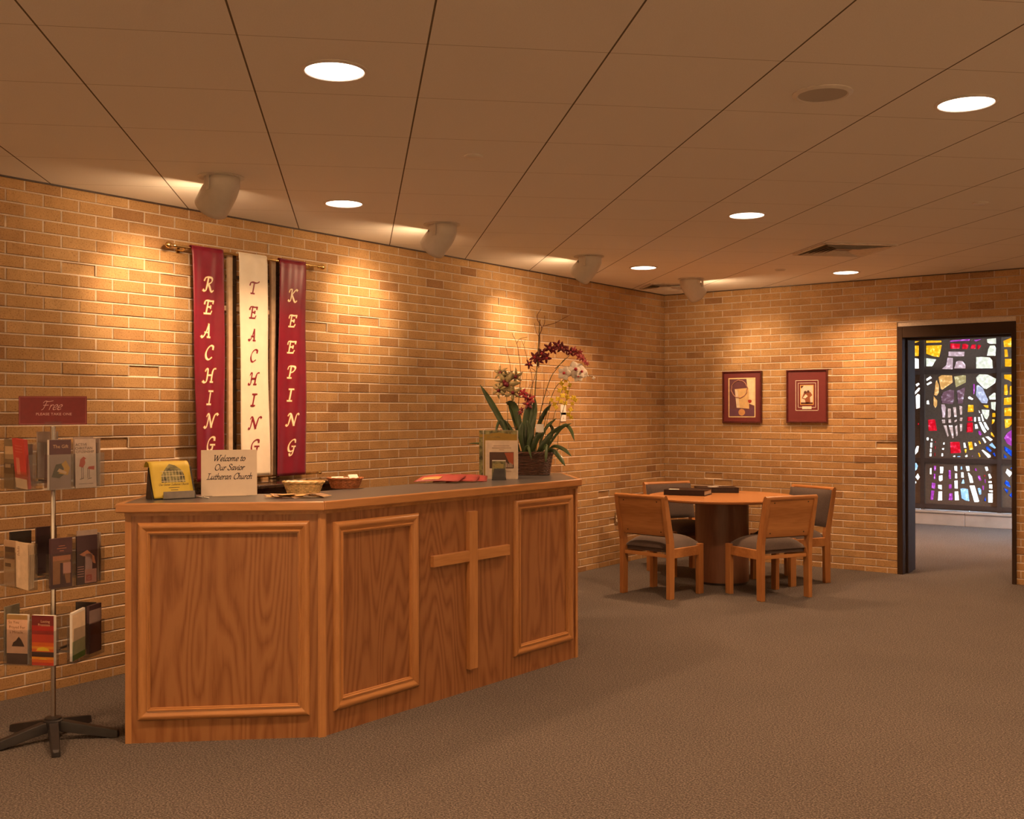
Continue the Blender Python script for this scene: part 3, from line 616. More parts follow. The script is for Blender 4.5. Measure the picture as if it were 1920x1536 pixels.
def wall_spot(x, y, aim_rz, label, first=[None], tilt=52, tint=1.0, cone=60):
    """adjustable pull-down spot: axis tips towards local -x"""
    if first[0] is None:
        t = thing('ceiling_spotlight', label, 'spotlight', (x, y, H), aim_rz, 'beige wall-washing spotlights')
        MB().lathe([(.085, 0), (.118, 0), (.120, -.004), (.098, -.010), (.085, -.006)], 36).build('mounting_ring', 'beige_metal', t, smooth=40)
        # can: short upright neck turning into a tipped barrel
        th = R(50); pts = []; rad = .088
        axis = Vector((-math.sin(th), 0, -math.cos(th))); neck = Vector((0.012, 0, -.055))
        vs = []; n = 32; rings = []
        for k in range(3): rings.append((Vector((0.012, 0, .0 - .0275 * k)), 0.0))
        for k in range(1, 5): rings.append((neck + axis * .012 * k, th * k / 4))
        for k in range(1, 5): rings.append((neck + axis * (.048 + .023 * k), th))
        mb = MB(); k2 = len(rings)
        for c, a in rings:
            for j in range(n):
                q = 2 * math.pi * j / n; ex = Vector((math.cos(a), 0, -math.sin(a)))
                vs.append(c + ex * rad * math.cos(q) + Vector((0, rad * math.sin(q), 0)))
        fs = [(i * n + j, (i + 1) * n + j, (i + 1) * n + (j + 1) % n, i * n + (j + 1) % n) for i in range(k2 - 1) for j in range(n)]
        mb.add(vs, fs); mb.build('barrel', 'beige_metal', t, smooth=40, solid=.004)
        end = neck + axis * (.048 + .092)
        b2 = MB(); b2.lathe([(.083, 0), (.06, .05), (.03, .07), (0, .075)], 28, mx=Matrix.Translation(end - axis * .03) @ (-axis).to_track_quat('Z', 'Y').to_matrix().to_4x4())
        b2.build('reflector', 'chrome', t, smooth=60)
        MB().lathe([(.045, 0), (.0, .012)], 24, mx=Matrix.Translation(end - axis * .05) @ axis.to_track_quat('Z', 'Y').to_matrix().to_4x4()).build('lamp_face', 'lamp', t)
        MB().box(.02, -.096, -.085, .045, -.089, .0).build('yoke_arm', 'beige_metal', t, bevel=.002)
        MB().box(-.06, .089, -.075, -.035, .096, .0).build('yoke_arm', 'beige_metal', t, bevel=.002)
        first[0] = t
    else:
        t = copy_tree(first[0]); t.location = (x, y, H); t.rotation_euler = (0, 0, aim_rz); t['label'] = label
        for ch in list(t.children):
            if ch.type == 'LIGHT': bpy.data.objects.remove(ch)
    th = R(tilt); ax = Vector((-math.sin(R(50)), 0, -math.cos(R(50)))); e = Vector((.012, 0, -.055)) + ax * .130
    lamp_obj('spot_lamp', 'SPOT', t, e, (-math.sin(th), 0, -math.cos(th)), P_SPOT * tint, WARMS, spot_size=R(cone), spot_blend=1.0, shadow_soft_size=.045)
    e2 = Vector((.012, 0, -.055)) + ax * .148
    lamp_obj('spill_lamp', 'AREA', t, e2, ax + Vector((-.15, 0, .05)), P_SPILL, WARMS, shape='DISK', size=.13)
    return t
wall_spot(-4.475, 3.488, R(-8), 'nearest beige wall spotlight, tipped at the bricks left of the banners', tilt=60)
wall_spot(-4.470, 5.233, R(-8), 'second beige wall spotlight, tipped at the bricks right of the banners', tilt=66)
wall_spot(-4.475, 7.002, R(-6), 'third beige wall spotlight, tipped at the bricks above the orchids', tilt=58)
wall_spot(-4.485, 8.748, R(-104), 'beige spotlight in the room corner, tipped at the framed pictures', tilt=56, tint=.8)

for x, y, a, wh in ((2.35, -1.6, 180, 'near end of the right wall'), (2.35, 1.2, 180, 'middle of the right wall'), (2.35, 4.0, 180, 'far part of the right wall'), (2.35, 6.8, 180, 'far end of the right wall'), (-3.6, -2.5, 90, 'wall behind the camera, left end'), (-1.0, -2.5, 90, 'wall behind the camera, middle'), (1.4, -2.5, 90, 'wall behind the camera, right end')):
    wall_spot(x, y, R(a), 'added unseen spotlight bouncing light off the ' + wh, tilt=62, tint=4.0, cone=110)  # wide spots added out of view, their bounce lifts the ceiling
for x, y, wh in ((-5.6, 12.0, 'left'), (-3.9, 12.0, 'middle'), (-2.2, 12.0, 'right')):
    downlight(x, y, 'unseen downlight added to light the room beyond the doorway, ' + wh + ' one', power=1.6)  # extra lamps, hidden from the camera, added to brighten the vestibule
# ceiling speaker, sprinkler caps, vents
t = thing('ceiling_speaker', 'round unlit ceiling speaker grille beside the upper right downlight', 'speaker', (-1.470, 3.953, H))
MB().lathe([(.090, 0), (.112, 0), (.113, -.004), (.096, -.010), (.090, -.006)], 40).build('trim_ring', 'white_metal', t, smooth=40)
MB().prism([(.091 * math.cos(math.pi * k / 24), .091 * math.sin(math.pi * k / 24)) for k in range(48)], -.0065, 0).build('grille', 'grille', t)
for (x, y), lb, mt in (((-3.150, 3.919), 'small flat white sprinkler cap above the banners side of the ceiling', 'white_metal'), ((-1.508, 6.577), 'small pale round sprinkler cap at the far right of the ceiling', 'white_metal'), ((-3.585, 8.637), 'small brownish sprinkler cap between the air vent and the corner spot', 'beige_metal')):
    tag(MB().lathe([(.044, 0), (.044, -.004), (.036, -.010), (0, -.012)], 28).build('sprinkler_cap', mt, loc=(x, y, H), smooth=35), lb, 'sprinkler', 'sprinkler caps in the ceiling')
def vent(cx, cy, hw, rz, label):
    t = thing('ceiling_vent', label, 'vent', (cx, cy, H), rz)
    MB().box(-hw + .02, -hw + .02, -.001, hw - .02, hw - .02, .0).build('backing', col('duct_brown', (.13, .085, .055)), t)
    mb = MB(); z0, z1 = -.012, 0
    for s in (-1, 1):
        mb.box(s * hw - .014, -hw, z0, s * hw + .014, hw, z1); mb.box(-hw, s * hw - .014, z0, hw, s * hw + .014, z1)
    mb.build('frame', 'vent', t)
    for side in range(4):
        mb = MB(); mx = Matrix.Rotation(math.pi / 2 * side, 4, 'Z')
        for k in range(1, 6):
            d = hw - .015 - (k + .6) * (hw - .03) / 7.0; a = d + .010
            mb.add([(-a, d + .006, -.002), (a, d + .006, -.002), (a + .032, d + .038, -.016), (-a - .032, d + .038, -.016)], [(0, 1, 2, 3), (3, 2, 1, 0)][:1], 0, mx)
        mb.build('louvre', 'vent', t, solid=.0015)
    return t
vent(-2.757, 7.845, .272, R(45), 'square louvred air vent in the ceiling before the back wall')
vent(-4.93, 9.10, .20, R(45), 'square air vent in the corner partly behind the corner spotlight')

# ================================================================== RECEPTION COUNTER
CT = 1.067
P1, P2, P3 = Vector((-4.201, 2.759)), Vector((-3.575, 3.345)), Vector((-3.51, 5.337))
dA = (P2 - P1).normalized(); dB = (P3 - P2).normalized()
angA = math.atan2(dA.y, dA.x); angB = math.atan2(dB.y, dB.x); angC = angB + (angB - angA)
dC = Vector((math.cos(angC), math.sin(angC))); LC = .66; P4 = P3 + dC * LC
LA, LB = (P2 - P1).length, (P3 - P2).length
inn = lambda d: Vector((-d.y, d.x))
def off(pts, dists, e0, e1):
    """offset an open polyline outwards (to the right of travel)"""
    ds = [(pts[i + 1] - pts[i]).normalized() for i in range(len(pts) - 1)]; out = []
    for i, p in enumerate(pts):
        if i == 0: out.append(p - inn(ds[0]) * dists - ds[0] * e0)
        elif i == len(pts) - 1: out.append(p - inn(ds[-1]) * dists + ds[-1] * e1)
        else:
            a, b = ds[i - 1], ds[i]; n = -(inn(a) + inn(b)).normalized(); out.append(p + n * (dists / n.dot(-inn(a))))
    return out
PL = [P1, P2, P3, P4]
cnt = thing('reception_counter', 'angled oak reception counter with framed panels and a wooden cross on its front', 'reception counter', (P2.x, P2.y, 0))
W2C = Matrix.Translation((-P2.x, -P2.y, 0))
o1, i1 = off(PL, 0, 0, 0), off(PL, -.40, 0, 0)
MB().prism([tuple(p) for p in o1 + i1[::-1]], 0, CT - .045, 0, W2C).build('carcass', 'oak_panel_b', cnt)
def facing(nm, P, Lx, ang, mat, L0=0.0):
    MB().box(L0, -.006, .0, Lx, .0, CT - .045).build(nm, mat, cnt, loc=(P.x - P2.x, P.y - P2.y, 0), rz=ang)
facing('front_panel', P1, LA, angA, 'oak_panel'); facing('front_panel', P2, LB, angB, 'oak_panel_b'); facing('front_panel', P3, LC, angC, 'oak_panel')
# top with oak nosing
ot, it = off(PL, .012, .010, .010), off(PL, -.478, .010, .010)
MB().prism([tuple(p) for p in ot + it[::-1]], CT - .040, CT, 0, W2C).build('laminate_top', 'counter', cnt)
oe, ie = off(PL, .040, .038, .038), off(PL, .011, .009, .009)
def nosing(a, b, c, d, nm='nosing'):
    Lx = (b - a).length; ang = math.atan2((b - a).y, (b - a).x)
    loc = Vector((a.x, a.y, 0)); mi = Matrix.Rotation(-ang, 4, 'Z') @ Matrix.Translation(-loc)
    q = [mi @ Vector((p.x, p.y, 0)) for p in (a, b, c, d)]
    MB().prism([(p.x, p.y) for p in q], CT - .040, CT + .0015).build(nm, 'oak_trim_h', cnt, loc=(loc.x - P2.x, loc.y - P2.y, 0), rz=ang, bevel=.006)
for k in range(3): nosing(oe[k], oe[k + 1], ie[k + 1], ie[k])
q0, q1 = off(PL, -.478, .038, .038), off(PL, -.478, .009, .009)
nosing(q0[0], oe[0], ie[0], q1[0]); nosing(oe[-1], q0[-1], q1[-1], ie[-1])
# small cove under the nosing
ue, ui = off(PL, .016, .004, .004), off(PL, .0, .0, .0)
MB().prism([tuple(p) for p in ue + ui[::-1]], CT - .056, CT - .040, 0, W2C).build('cove_strip', 'oak_trim_h', cnt)
# corner and end posts
for P, aang in ((P2, (angA + angB) / 2), (P3, (angB + angC) / 2)):
    MB().prism([(-.020, -.0065), (-.012, -.013), (.012, -.013), (.020, -.0065), (.012, .012), (-.012, .012)], 0, CT - .056).build('corner_post', 'oak_trim_v', cnt, loc=(P.x - P2.x, P.y - P2.y, 0), rz=aang)
MB().box(-.003, -.009, 0, .024, -.0055, CT - .056).build('end_post', 'oak_trim_v', cnt, loc=(P1.x - P2.x, P1.y - P2.y, 0), rz=angA)
def moulding(P, ang, x0, z0, x1, z1, inx):
    """mitred picture-frame moulding with a stepped profile"""
    prof = [(0, 0), (.0, .008), (.006, .017), (.016, .021), (.026, .018), (.034, .012), (.044, .0105), (.0465, .0155), (.051, .0155), (.0535, .009), (.058, .009), (.060, .0)]
    prof = [(a * inx / .060, b) for a, b in prof]
    fr = thing('panel_moulding', None, None, (P.x - P2.x, P.y - P2.y, 0), ang); fr.parent = cnt
    for nm, ax in (('top_rail', 'h'), ('bottom_rail', 'h'), ('left_stile', 'v'), ('right_stile', 'v')):
        vs = []
        for (d, h) in prof:
            y = -.006 - h
            if nm == 'top_rail': vs += [(x0 + d, y, z1 - d), (x1 - d, y, z1 - d)]
            elif nm == 'bottom_rail': vs += [(x1 - d, y, z0 + d), (x0 + d, y, z0 + d)]
            elif nm == 'left_stile': vs += [(x0 + d, y, z0 + d), (x0 + d, y, z1 - d)]
            else: vs += [(x1 - d, y, z1 - d), (x1 - d, y, z0 + d)]
        n = len(prof); mb = MB(); mb.add(vs, [(2 * i, 2 * i + 1, 2 * i + 3, 2 * i + 2) for i in range(n - 1)])
        mb.build(nm, 'oak_trim_h' if ax == 'h' else 'oak_trim_v', fr, smooth=50)
moulding(P1, angA, .051, .102, .805, .980, .055)
moulding(P2, angB, .061, .104, .620, .968, .060)
moulding(P2, angB, 1.386, .112, 1.945, .980, .060)
cr = thing('wooden_cross', None, None, (0, 0, 0), angB); cr.parent = cnt
MB().box(.988, -.034, .118, 1.053, -.006, .948).build('upright_bar', 'oak_trim_v', cr, bevel=.0025)
MB().box(.713, -.033, .686, .988, -.006, .743).box(1.053, -.033, .686, 1.327, -.006, .743).build('cross_bar', 'oak_trim_h', cr, bevel=.0025)

# dark glossy cabinet standing against the wall behind the counter
cb_ = thing('low_cabinet', 'dark glossy cabinet against the brick wall behind the counter, under the banners', 'cabinet', (XL + .23, 4.39, 0))
MB().box(-.20, -.44, .06, .19, .44, 1.022).build('body', 'cab', cb_, bevel=.004)
MB().box(-.225, -.46, 1.022, .22, .46, 1.046).build('top_board', 'cab', cb_, bevel=.006)
MB().box(-.19, -.42, .0, .16, .42, .06).build('plinth', 'cab', cb_)
for s in (-1, 1):
    d_ = MB().box(.19, s * .22 - .21, .08, .207, s * .22 + .21, .99).build('door', 'cab', cb_, bevel=.003)
    MB().lathe([(.006, 0), (.006, .012), (.013, .018), (.013, .024), (0, .028)], 14, mx=T(.207, s * .05, .6, ry=R(90))).build('knob', 'brass', d_, smooth=50)

# ================================================================== BANNERS
RB = XL + .085                                     # plane of the banners
def lb(u, v): return onax(u, v, 0, RB)
ro = thing('banner_rod', 'thin brass rod with ball finials fixed high on the bricks, carrying the banners', 'curtain rod', (RB - .012, 0, 0))
ra, rb_ = lb(330, 463), lb(598, 497.5); zr = (ra.z + rb_.z) / 2
MB().tube([(0, ra.y, zr), (0, rb_.y, zr)], .0085, 12).build('rod', 'brass', ro, smooth=60)
for yy, s in ((ra.y, -1), (rb_.y, 1)):
    MB().lathe([(.009, 0), (.013, .004), (.009, .010), (.0085, .018), (.016, .028), (.019, .040), (.016, .052), (.007, .060), (.005, .064), (0, .066)], 18, mx=T(0, yy, zr, rx=R(-90 * s))).build('finial', 'brass', ro, smooth=50)
    MB().box(-.072, yy - s * .07 - .010, zr - .028, -.064, yy - s * .07 + .010, zr + .012).tube([(-.066, yy - s * .07, zr - .012), (-.02, yy - s * .07, zr - .018), (0, yy - s * .07, zr - .010)], .005, 8).build('bracket', 'brass', ro, smooth=40)
r2_ = thing('bottom_rod', 'thin brass rod across the banner bottoms, its bright tips just showing', 'curtain rod', (RB - .016, 0, 0))
ta, tb = lb(360, 899), lb(601, 884)
MB().tube([(0, ta.y, 1.068), (0, tb.y, 1.068)], .006, 10).build('rod', 'brass', r2_, smooth=60)
for yy, s in ((ta.y, -1), (tb.y, 1)): MB().lathe([(.006, 0), (.010, .006), (.011, .014), (.006, .022), (0, .025)], 14, mx=T(0, yy, 1.068, rx=R(-90 * s))).build('tip', 'brass', r2_, smooth=50)
for yy, s in ((ta.y, 1), (tb.y, -1)): MB().tube([(0, yy + s * .05, 1.068), (-.066, yy + s * .05, 1.068)], .005, 8).build('bracket', 'brass', r2_, smooth=50)
fr = thing('wall_lattice', 'tan painted lattice on the bricks, showing between the banners', 'wall decoration', (XL + .001, 0, 0))
for u0, u1 in ((427.5, 435.5), (508, 516.5)):
    a, b = lw(u0, 500, .03), lw(u1, 500, .03)
    MB().box(.012, a.y, 1.05, .034, b.y, 2.45).build('upright', 'tan_bar', fr, bevel=.002)
    MB().box(.0, b.y - .004, 1.05, .030, b.y + .030, 2.45).build('upright_shadow', 'cab', fr)  # dark strip standing in for the shadow the bar casts
a, b = lw(418, 575, .03), lw(524, 587, .03)
MB().box(.002, a.y - .03, 2.098, .0115, b.y + .02, 2.128).build('crossbar', 'tan_bar', fr, bevel=.002)
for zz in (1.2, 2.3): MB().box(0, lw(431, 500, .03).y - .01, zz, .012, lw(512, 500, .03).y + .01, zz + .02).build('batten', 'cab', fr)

def banner(label, u0, u1, vt, ub0, ub1, vb, word, centers, mats, size, ph, lx0=.5):
    """cloth hung over the rod with gentle folds; letters follow the cloth"""
    y0, y1 = lb(u0, vt).y, lb(u1, vt).y; y0b, y1b = lb(ub0, vb).y, lb(ub1, vb).y; zb = lb((ub0 + ub1) / 2, vb).z
    zt = zr + .010
    t = thing('banner', label, 'banner', (RB, (y0 + y1) / 2, zr), group='hanging word banners')
    oy = (y0 + y1) / 2
    def S(a, b, lift=0.0):
        z = zt + (zb - zt) * b; f = b
        yy = (y0 + (y1 - y0) * a) * (1 - f) + (y0b + (y1b - y0b) * a) * f
        d = .0035 * math.sin(a * 7 + ph) * min(1, b * 3) + .004 * math.sin(b * 9 + ph * 2 + a * 3) * min(1, b * 3) + .003 * math.sin(a * 13 + b * 5 + ph)
        x = d + (.004 if b > .02 else .0)
        return Vector((x + lift, yy - oy, z - zr))
    cloth = MB().grid(lambda a, b: S(a, b), 16, 60)
    cloth.grid(lambda a, b: Vector((-.012 + .012 * math.cos(math.pi * (1 - b)) + .0, S(a, 0).y, .010 + .009 * math.sin(math.pi * b))), 16, 6)
    cloth.build('cloth', mats[0], t, smooth=60, solid=.0022)
    wid = abs(y1 - y0)
    for ch, (uc, vc) in zip(word, centers):
        p = lb(uc, vc); b = (zt - p.z) / (zt - zb); yc = p.y - oy; adv = GL[ch][0]
        for nm, mt, grow, lift in ((('letter_outline', mats[2], .028, .0022), ('letter', mats[1], 0, .0032)) if mats[2] else (('letter', mats[1], .012, .0032),)):
            lm = MB(); tmp = MB(); strokes(tmp, ch, -adv * size / 2 - .11 * size, -size * .5, size, 0, 0, .17, .065, .20, grow)
            vs = []
            for q in tmp.v:
                yy = yc + q.x; zz = p.z + q.z; bb = (zt - zz) / (zt - zb)
                l0 = (y0 * (1 - bb) + y0b * bb) - oy; l1 = (y1 * (1 - bb) + y1b * bb) - oy; aa = (yy - l0) / (l1 - l0)
                s_ = S(aa, bb, lift); vs.append((s_.x, yy, zz - zr))
            lm.add(vs, tmp.f); lo = lm.build(nm, mt, t)
zC = lambda ps: [(q[0], q[1]) for q in ps]
banner('wine red banner reading REACHING down its length, nearest the brochure rack', 359, 418.5, 470, 369, 420.5, 902, 'REACHING',
       [(390.5, 533), (389.5, 576), (388, 620), (390.5, 661), (392, 704), (391.5, 746), (393.5, 789), (393.5, 833)], ('wine', 'cream', 'gold_edge'), .082, 0.3)
banner('ivory banner reading TEACHING down its length, between the two red ones', 447, 500, 481, 452, 505, 892.5, 'TEACHING',
       [(474, 540), (472.5, 586), (473.5, 628), (474, 667), (475.5, 710), (476, 750), (477, 793), (476.5, 836)], ('ivory', 'wine_letter', None), .074, 1.7)
banner('wine red banner reading KEEPING down its length, farthest along the rod', 524.5, 573.5, 491, 517.5, 573, 891.5, 'KEEPING',
       [(547.5, 554), (546.5, 602), (545, 651), (546, 698), (543.5, 741), (546.5, 787), (544.5, 836)], ('wine', 'cream', 'gold_edge'), .078, 2.9)

# ================================================================== TABLE AND CHAIRS
TC = Vector((-4.04, 8.445))
tb_ = thing('round_table', 'round wood-topped table on a dark drum pedestal in the corner', 'table', (TC.x, TC.y, 0))
MB().lathe([(0, .716), (.600, .716), (.620, .722), (.628, .732), (.628, .740), (.624, .745), (0, .745)], 96).build('tabletop', 'table_top', tb_, smooth=30)
MB().lathe([(.228, 0.02), (.228, .716)], 64).build('pedestal', 'table_base', tb_, smooth=40)
MB().lathe([(.222, 0), (.222, .03)], 64).build('plinth', 'blackpl', tb_, smooth=40)

def make_chair():
    t = thing('side_chair', None, 'chair', group='oak chairs round the table')
    hw = .250; lt = .036
    for s in (-1, 1):
        x0, x1 = (s * hw, s * (hw - lt)) if s < 0 else (hw - lt, hw)
        # front leg
        MB().box(x0, .160, 0, x1, .222, .405).build('leg', 'oak_chair', t, bevel=.003)
        # rear leg running up as the raked back post
        side = [(-.238, 0), (-.176, 0), (-.172, .30), (-.176, .44), (-.242, .72), (-.262, .800), (-.306, .800), (-.302, .76), (-.240, .44), (-.238, .30)]
        vs = [(x0, y, z) for y, z in side] + [(x1, y, z) for y, z in side]; n = len(side)
        MB().add(vs, [tuple(range(n)), tuple(range(n, 2 * n))[::-1]] + [(i, n + i, n + (i + 1) % n, (i + 1) % n) for i in range(n)]).build('leg', 'oak_chair', t, bevel=.003)
        MB().box(x0 + (.004 if s < 0 else -.002), -.176, .318, x1 + (.002 if s < 0 else -.004), .165, .392).build('side_rail', 'oak_chair_h', t, rot=None, bevel=.003)
    MB().box(-hw + lt, -.215, .322, hw - lt, -.192, .350).build('rear_rail', 'oak_chair_h', t, bevel=.003)
    MB().box(-hw + lt, .190, .318, hw - lt, .212, .392).build('front_rail', 'oak_chair_h', t, bevel=.003)
    # seat cushion: domed pad
    def seat(a, b):
        u, v = a * 2 - 1, b * 2 - 1; k = (1 - abs(u) ** 3.2) * (1 - abs(v) ** 3.2)
        return Vector((u * (hw - lt + .012), v * .212 + .010, .392 + .090 * max(0, k) ** .55))
    sm = MB().grid(seat, 22, 22)
    sm.box(-hw + lt + .006, -.188, .360, hw - lt - .006, .212, .394)
    sm.build('seat', 'fabric', t, smooth=60)
    # back: wood shell behind, padded fabric in front
    def bk(y_off, z): return -.176 - (z - .44) * (.242 - .176) / .28 - .0 + y_off
    z0, z1 = .492, .792; q = []
    for x in (-hw + lt, hw - lt):
        q += [(x, bk(-.040, z0), z0), (x, bk(-.040, z1), z1), (x, bk(-.024, z1), z1), (x, bk(-.024, z0), z0)]
    MB().add(q, [(0, 1, 2, 3), (7, 6, 5, 4), (0, 4, 5, 1), (1, 5, 6, 2), (2, 6, 7, 3), (3, 7, 4, 0)]).build('backrest', 'oak_chair_h', t, bevel=.002)
    def pad(a, b):
        u, v = a * 2 - 1, b * 2 - 1; k = max(0, (1 - abs(u) ** 4) * (1 - abs(v) ** 4)) ** .5; z = z0 - .012 + (z1 + .004 - z0 + .012) * b
        return Vector((u * (hw - .003), bk(.004 + .026 * k, z), z))
    MB().grid(pad, 14, 14).build('back_pad', 'fabric', t, smooth=60)
    tr = MB().tube([(-hw, -.287, .798), (hw, -.287, .798)], .020, 12)
    tr.build('top_rail', 'oak_chair_h', t, smooth=50)
    for x in (-.165, .165):
        for z in (.525, .765): MB().lathe([(.0055, 0), (.0055, .0012), (0, .0018)], 12, mx=T(x, bk(-.0402, z), z, rx=R(90))).build('screw_plug', 'dark', t)
    return t
ch0 = make_chair()
chairs = [((-4.185, 7.645), 82.0, 'oak chair with charcoal seat seen from behind, left of the table, nearer the counter'),
          ((-3.455, 8.055), 152.0, 'oak chair with charcoal seat seen from behind at the right front of the table'),
          ((-3.590, 8.835), -114.0, 'oak chair beyond the table on the doorway side, its padded backrest showing'),
          ((-4.560, 8.735), -29.0, 'oak chair on the far left of the table by the room corner, mostly hidden')]
for i, (p, a, lb_) in enumerate(chairs):
    c = ch0 if i == 0 else copy_tree(ch0)
    c.location = (p[0], p[1], 0); c.rotation_euler = (0, 0, R(a - 90)); c['label'] = lb_
# albums with small white cards
def album(u, v, rz, w_, d_, h_, cu, cv, label, cardlabel):
    p = fl(u, v, .745); t = thing('photo_album', label, 'book', (p.x, p.y, .7455), rz, 'thick albums on the table')
    MB().box(-w_ / 2, -d_ / 2, 0, w_ / 2, d_ / 2, .006).box(-w_ / 2, -d_ / 2, h_ - .006, w_ / 2, d_ / 2, h_).box(-w_ / 2, -d_ / 2, .004, -w_ / 2 + .012, d_ / 2, h_ - .004).box(-w_ / 2, -d_ / 2, .0, w_ / 2, -d_ / 2 + .008, h_).build('cover', 'album', t, bevel=.0025)
    MB().box(-w_ / 2 + .012, -d_ / 2 + .010, .006, w_ / 2 - .006, d_ / 2 - .008, h_ - .006).build('pages', 'pages', t)
    c = MB().box(-.045, -.028, 0, .045, .028, .0012).build('place_card', 'paper', loc=tuple(fl(cu, cv, .7460 + h_)), rz=rz + .2)
    tag(c, cardlabel, 'card', 'white cards on the albums')
album(1290, 927.5, R(12), .36, .27, .048, 1264, 917.5, 'dark brown album on the round table, the nearer and left one', 'small white card on the nearer album')
album(1343, 922.5, R(35), .36, .27, .045, 1337, 913, 'dark brown album on the round table, the farther and right one', 'small white card on the farther album')

# ================================================================== BROCHURE RACK
RC = Vector((-4.518, 2.597)); CAMA = math.atan2(-RC.y, -RC.x)      # direction from the rack towards the camera
rk = thing('brochure_rack', 'revolving brochure rack of clear pockets on a chrome pole with a black five-legged base', 'brochure rack', (RC.x, RC.y, 0))
MB().lathe([(.0115, .10), (.0115, 1.405), (.009, 1.41), (0, 1.41)], 24).build('pole', 'chrome', rk, smooth=50)
MB().lathe([(.040, .045), (.043, .075), (.043, .088), (.036, .092), (.036, .100), (.020, .104), (.0, .104)], 32).build('hub', 'blackpl', rk, smooth=40)
legang = [math.atan2(q[1] - RC.y, q[0] - RC.x) for q in ((-4.256, 2.483),)][0] - R(4)
for k in range(5):
    a = legang + k * 2 * math.pi / 5; Lg = .285
    pr = [(.02, .088, .040, .024), (.06, .082, .036, .024), (Lg - .03, .038, .0, .019), (Lg - .006, .032, .0, .018), (Lg, .022, .002, .012)]
    vs = []
    for x, zt_, zb_, hw_ in pr: vs += [(x, -hw_, zb_), (x, hw_, zb_), (x, hw_ * .8, zt_), (x, -hw_ * .8, zt_)]
    n = len(pr); fs = [(4 * i + j, 4 * i + (j + 1) % 4, 4 * i + 4 + (j + 1) % 4, 4 * i + 4 + j) for i in range(n - 1) for j in range(4)] + [(3, 2, 1, 0), (4 * n - 4, 4 * n - 3, 4 * n - 2, 4 * n - 1)]
    MB().add(vs, fs).build('leg', 'blackpl', rk, rz=a, bevel=.003)
sg = thing('sign_panel', None, None, (0, 0, 0), CAMA + R(90) - R(10)); sg.parent = rk
mb = MB().box(-.143, -.003, 1.417, .143, .003, 1.545, 0)
for (x0, z0, x1, z1) in ((-.139, 1.421, .139, 1.4225), (-.139, 1.5395, .139, 1.541), (-.139, 1.421, -.1375, 1.541), (.1375, 1.421, .139, 1.541)): rect(mb, x0, z0, x1, z1, -.0034, 1)
mb.build('placard', [col('maroon_card', (.17, .012, .016)), col('pink_rule', (.42, .14, .13))], sg)
mb = MB(); write(mb, 'Free', -.008, 1.484, .040, -.0038, 0, .11, .05, .35)
text(mb, 'PLEASE TAKE ONE', .004, 1.459, .0165, -.0038, 0, 1.12); mb.build('lettering', col('pale_pink_print', (.72, .48, .44)), sg)
MB().box(-.035, -.006, 1.405, .035, .006, 1.430).build('sign_clip', 'acrylic', sg)
TIERS = ((1.134, R(29), 'top'), (.704, R(31), 'middle'), (.372, R(-33), 'bottom'))
PW, PH, PDP = .118, .155, .034
def pocket_frame(tier, side, slot):
    z, th, _ = TIERS[tier]; n = CAMA + th + side * math.pi / 2
    rad = .145; lat = (slot - .5) * (PW + .006)
    c = RC + Vector((math.cos(n), math.sin(n))) * rad + Vector((-math.sin(n), math.cos(n))) * lat
    return c, z, n + math.pi / 2                     # local -y faces outwards, local x runs to the viewer's right
for ti in range(3):
    z = TIERS[ti][0]
    MB().lathe([(.0115, z + .02), (.03, z + .02), (.03, z + .035), (.0115, z + .035)], 20).build('tier_collar', 'chrome', rk, smooth=40)
    arm = MB()
    for s_ in range(4):
        a = CAMA + TIERS[ti][1] + s_ * math.pi / 2; arm.box(.01, -.006, z + .022, .118, .006, z + .032, 0, Matrix.Rotation(a, 4, 'Z'))
    arm.build('tier_spider', 'chrome', rk)
    for s_ in range(4):
        for sl in (0, 1):
            c, z, a = pocket_frame(ti, s_, sl); lx = c - RC; w2 = PW / 2; e = .0012
            pk = MB().box(-w2, -PDP, 0, w2, 0, e * 1.6).box(-w2, -PDP, 0, w2, -PDP + e, PH).box(-w2, -.0, 0, w2, e, .20).box(-w2, -PDP, 0, -w2 + e, 0, PH).box(w2 - e, -PDP, 0, w2, 0, PH)
            pk.build('pocket', 'acrylic', rk, loc=(lx.x, lx.y, z), rz=a)
def brochure(tier, side, slot, label, base, art=None, w_=.100, h_=.216, th=.010, dx=0, lean=0, dy=.0, z_up=0, texts=(), mats=(), roll=0):
    c, z, a = pocket_frame(tier, side, slot)
    mb = MB().box(-w_ / 2, -th / 2, 0, w_ / 2, th / 2, h_, 0)
    mb2 = mb
    if art: art(mb2, -w_ / 2, -th / 2, w_, h_)
    m4 = Matrix.Translation((c.x, c.y, z + .003 + z_up)) @ Matrix.Rotation(a, 4, 'Z') @ Matrix.Translation((dx, -PDP / 2 + dy, 0)) @ Matrix.Rotation(roll, 4, 'Y') @ Matrix.Rotation(lean, 4, 'X')
    o = mb2.build('brochure', [base] + list(mats)); o.matrix_world = m4
    return tag(o, label, 'brochure', 'brochures in the rack')
L1, L2 = .0006, .0010
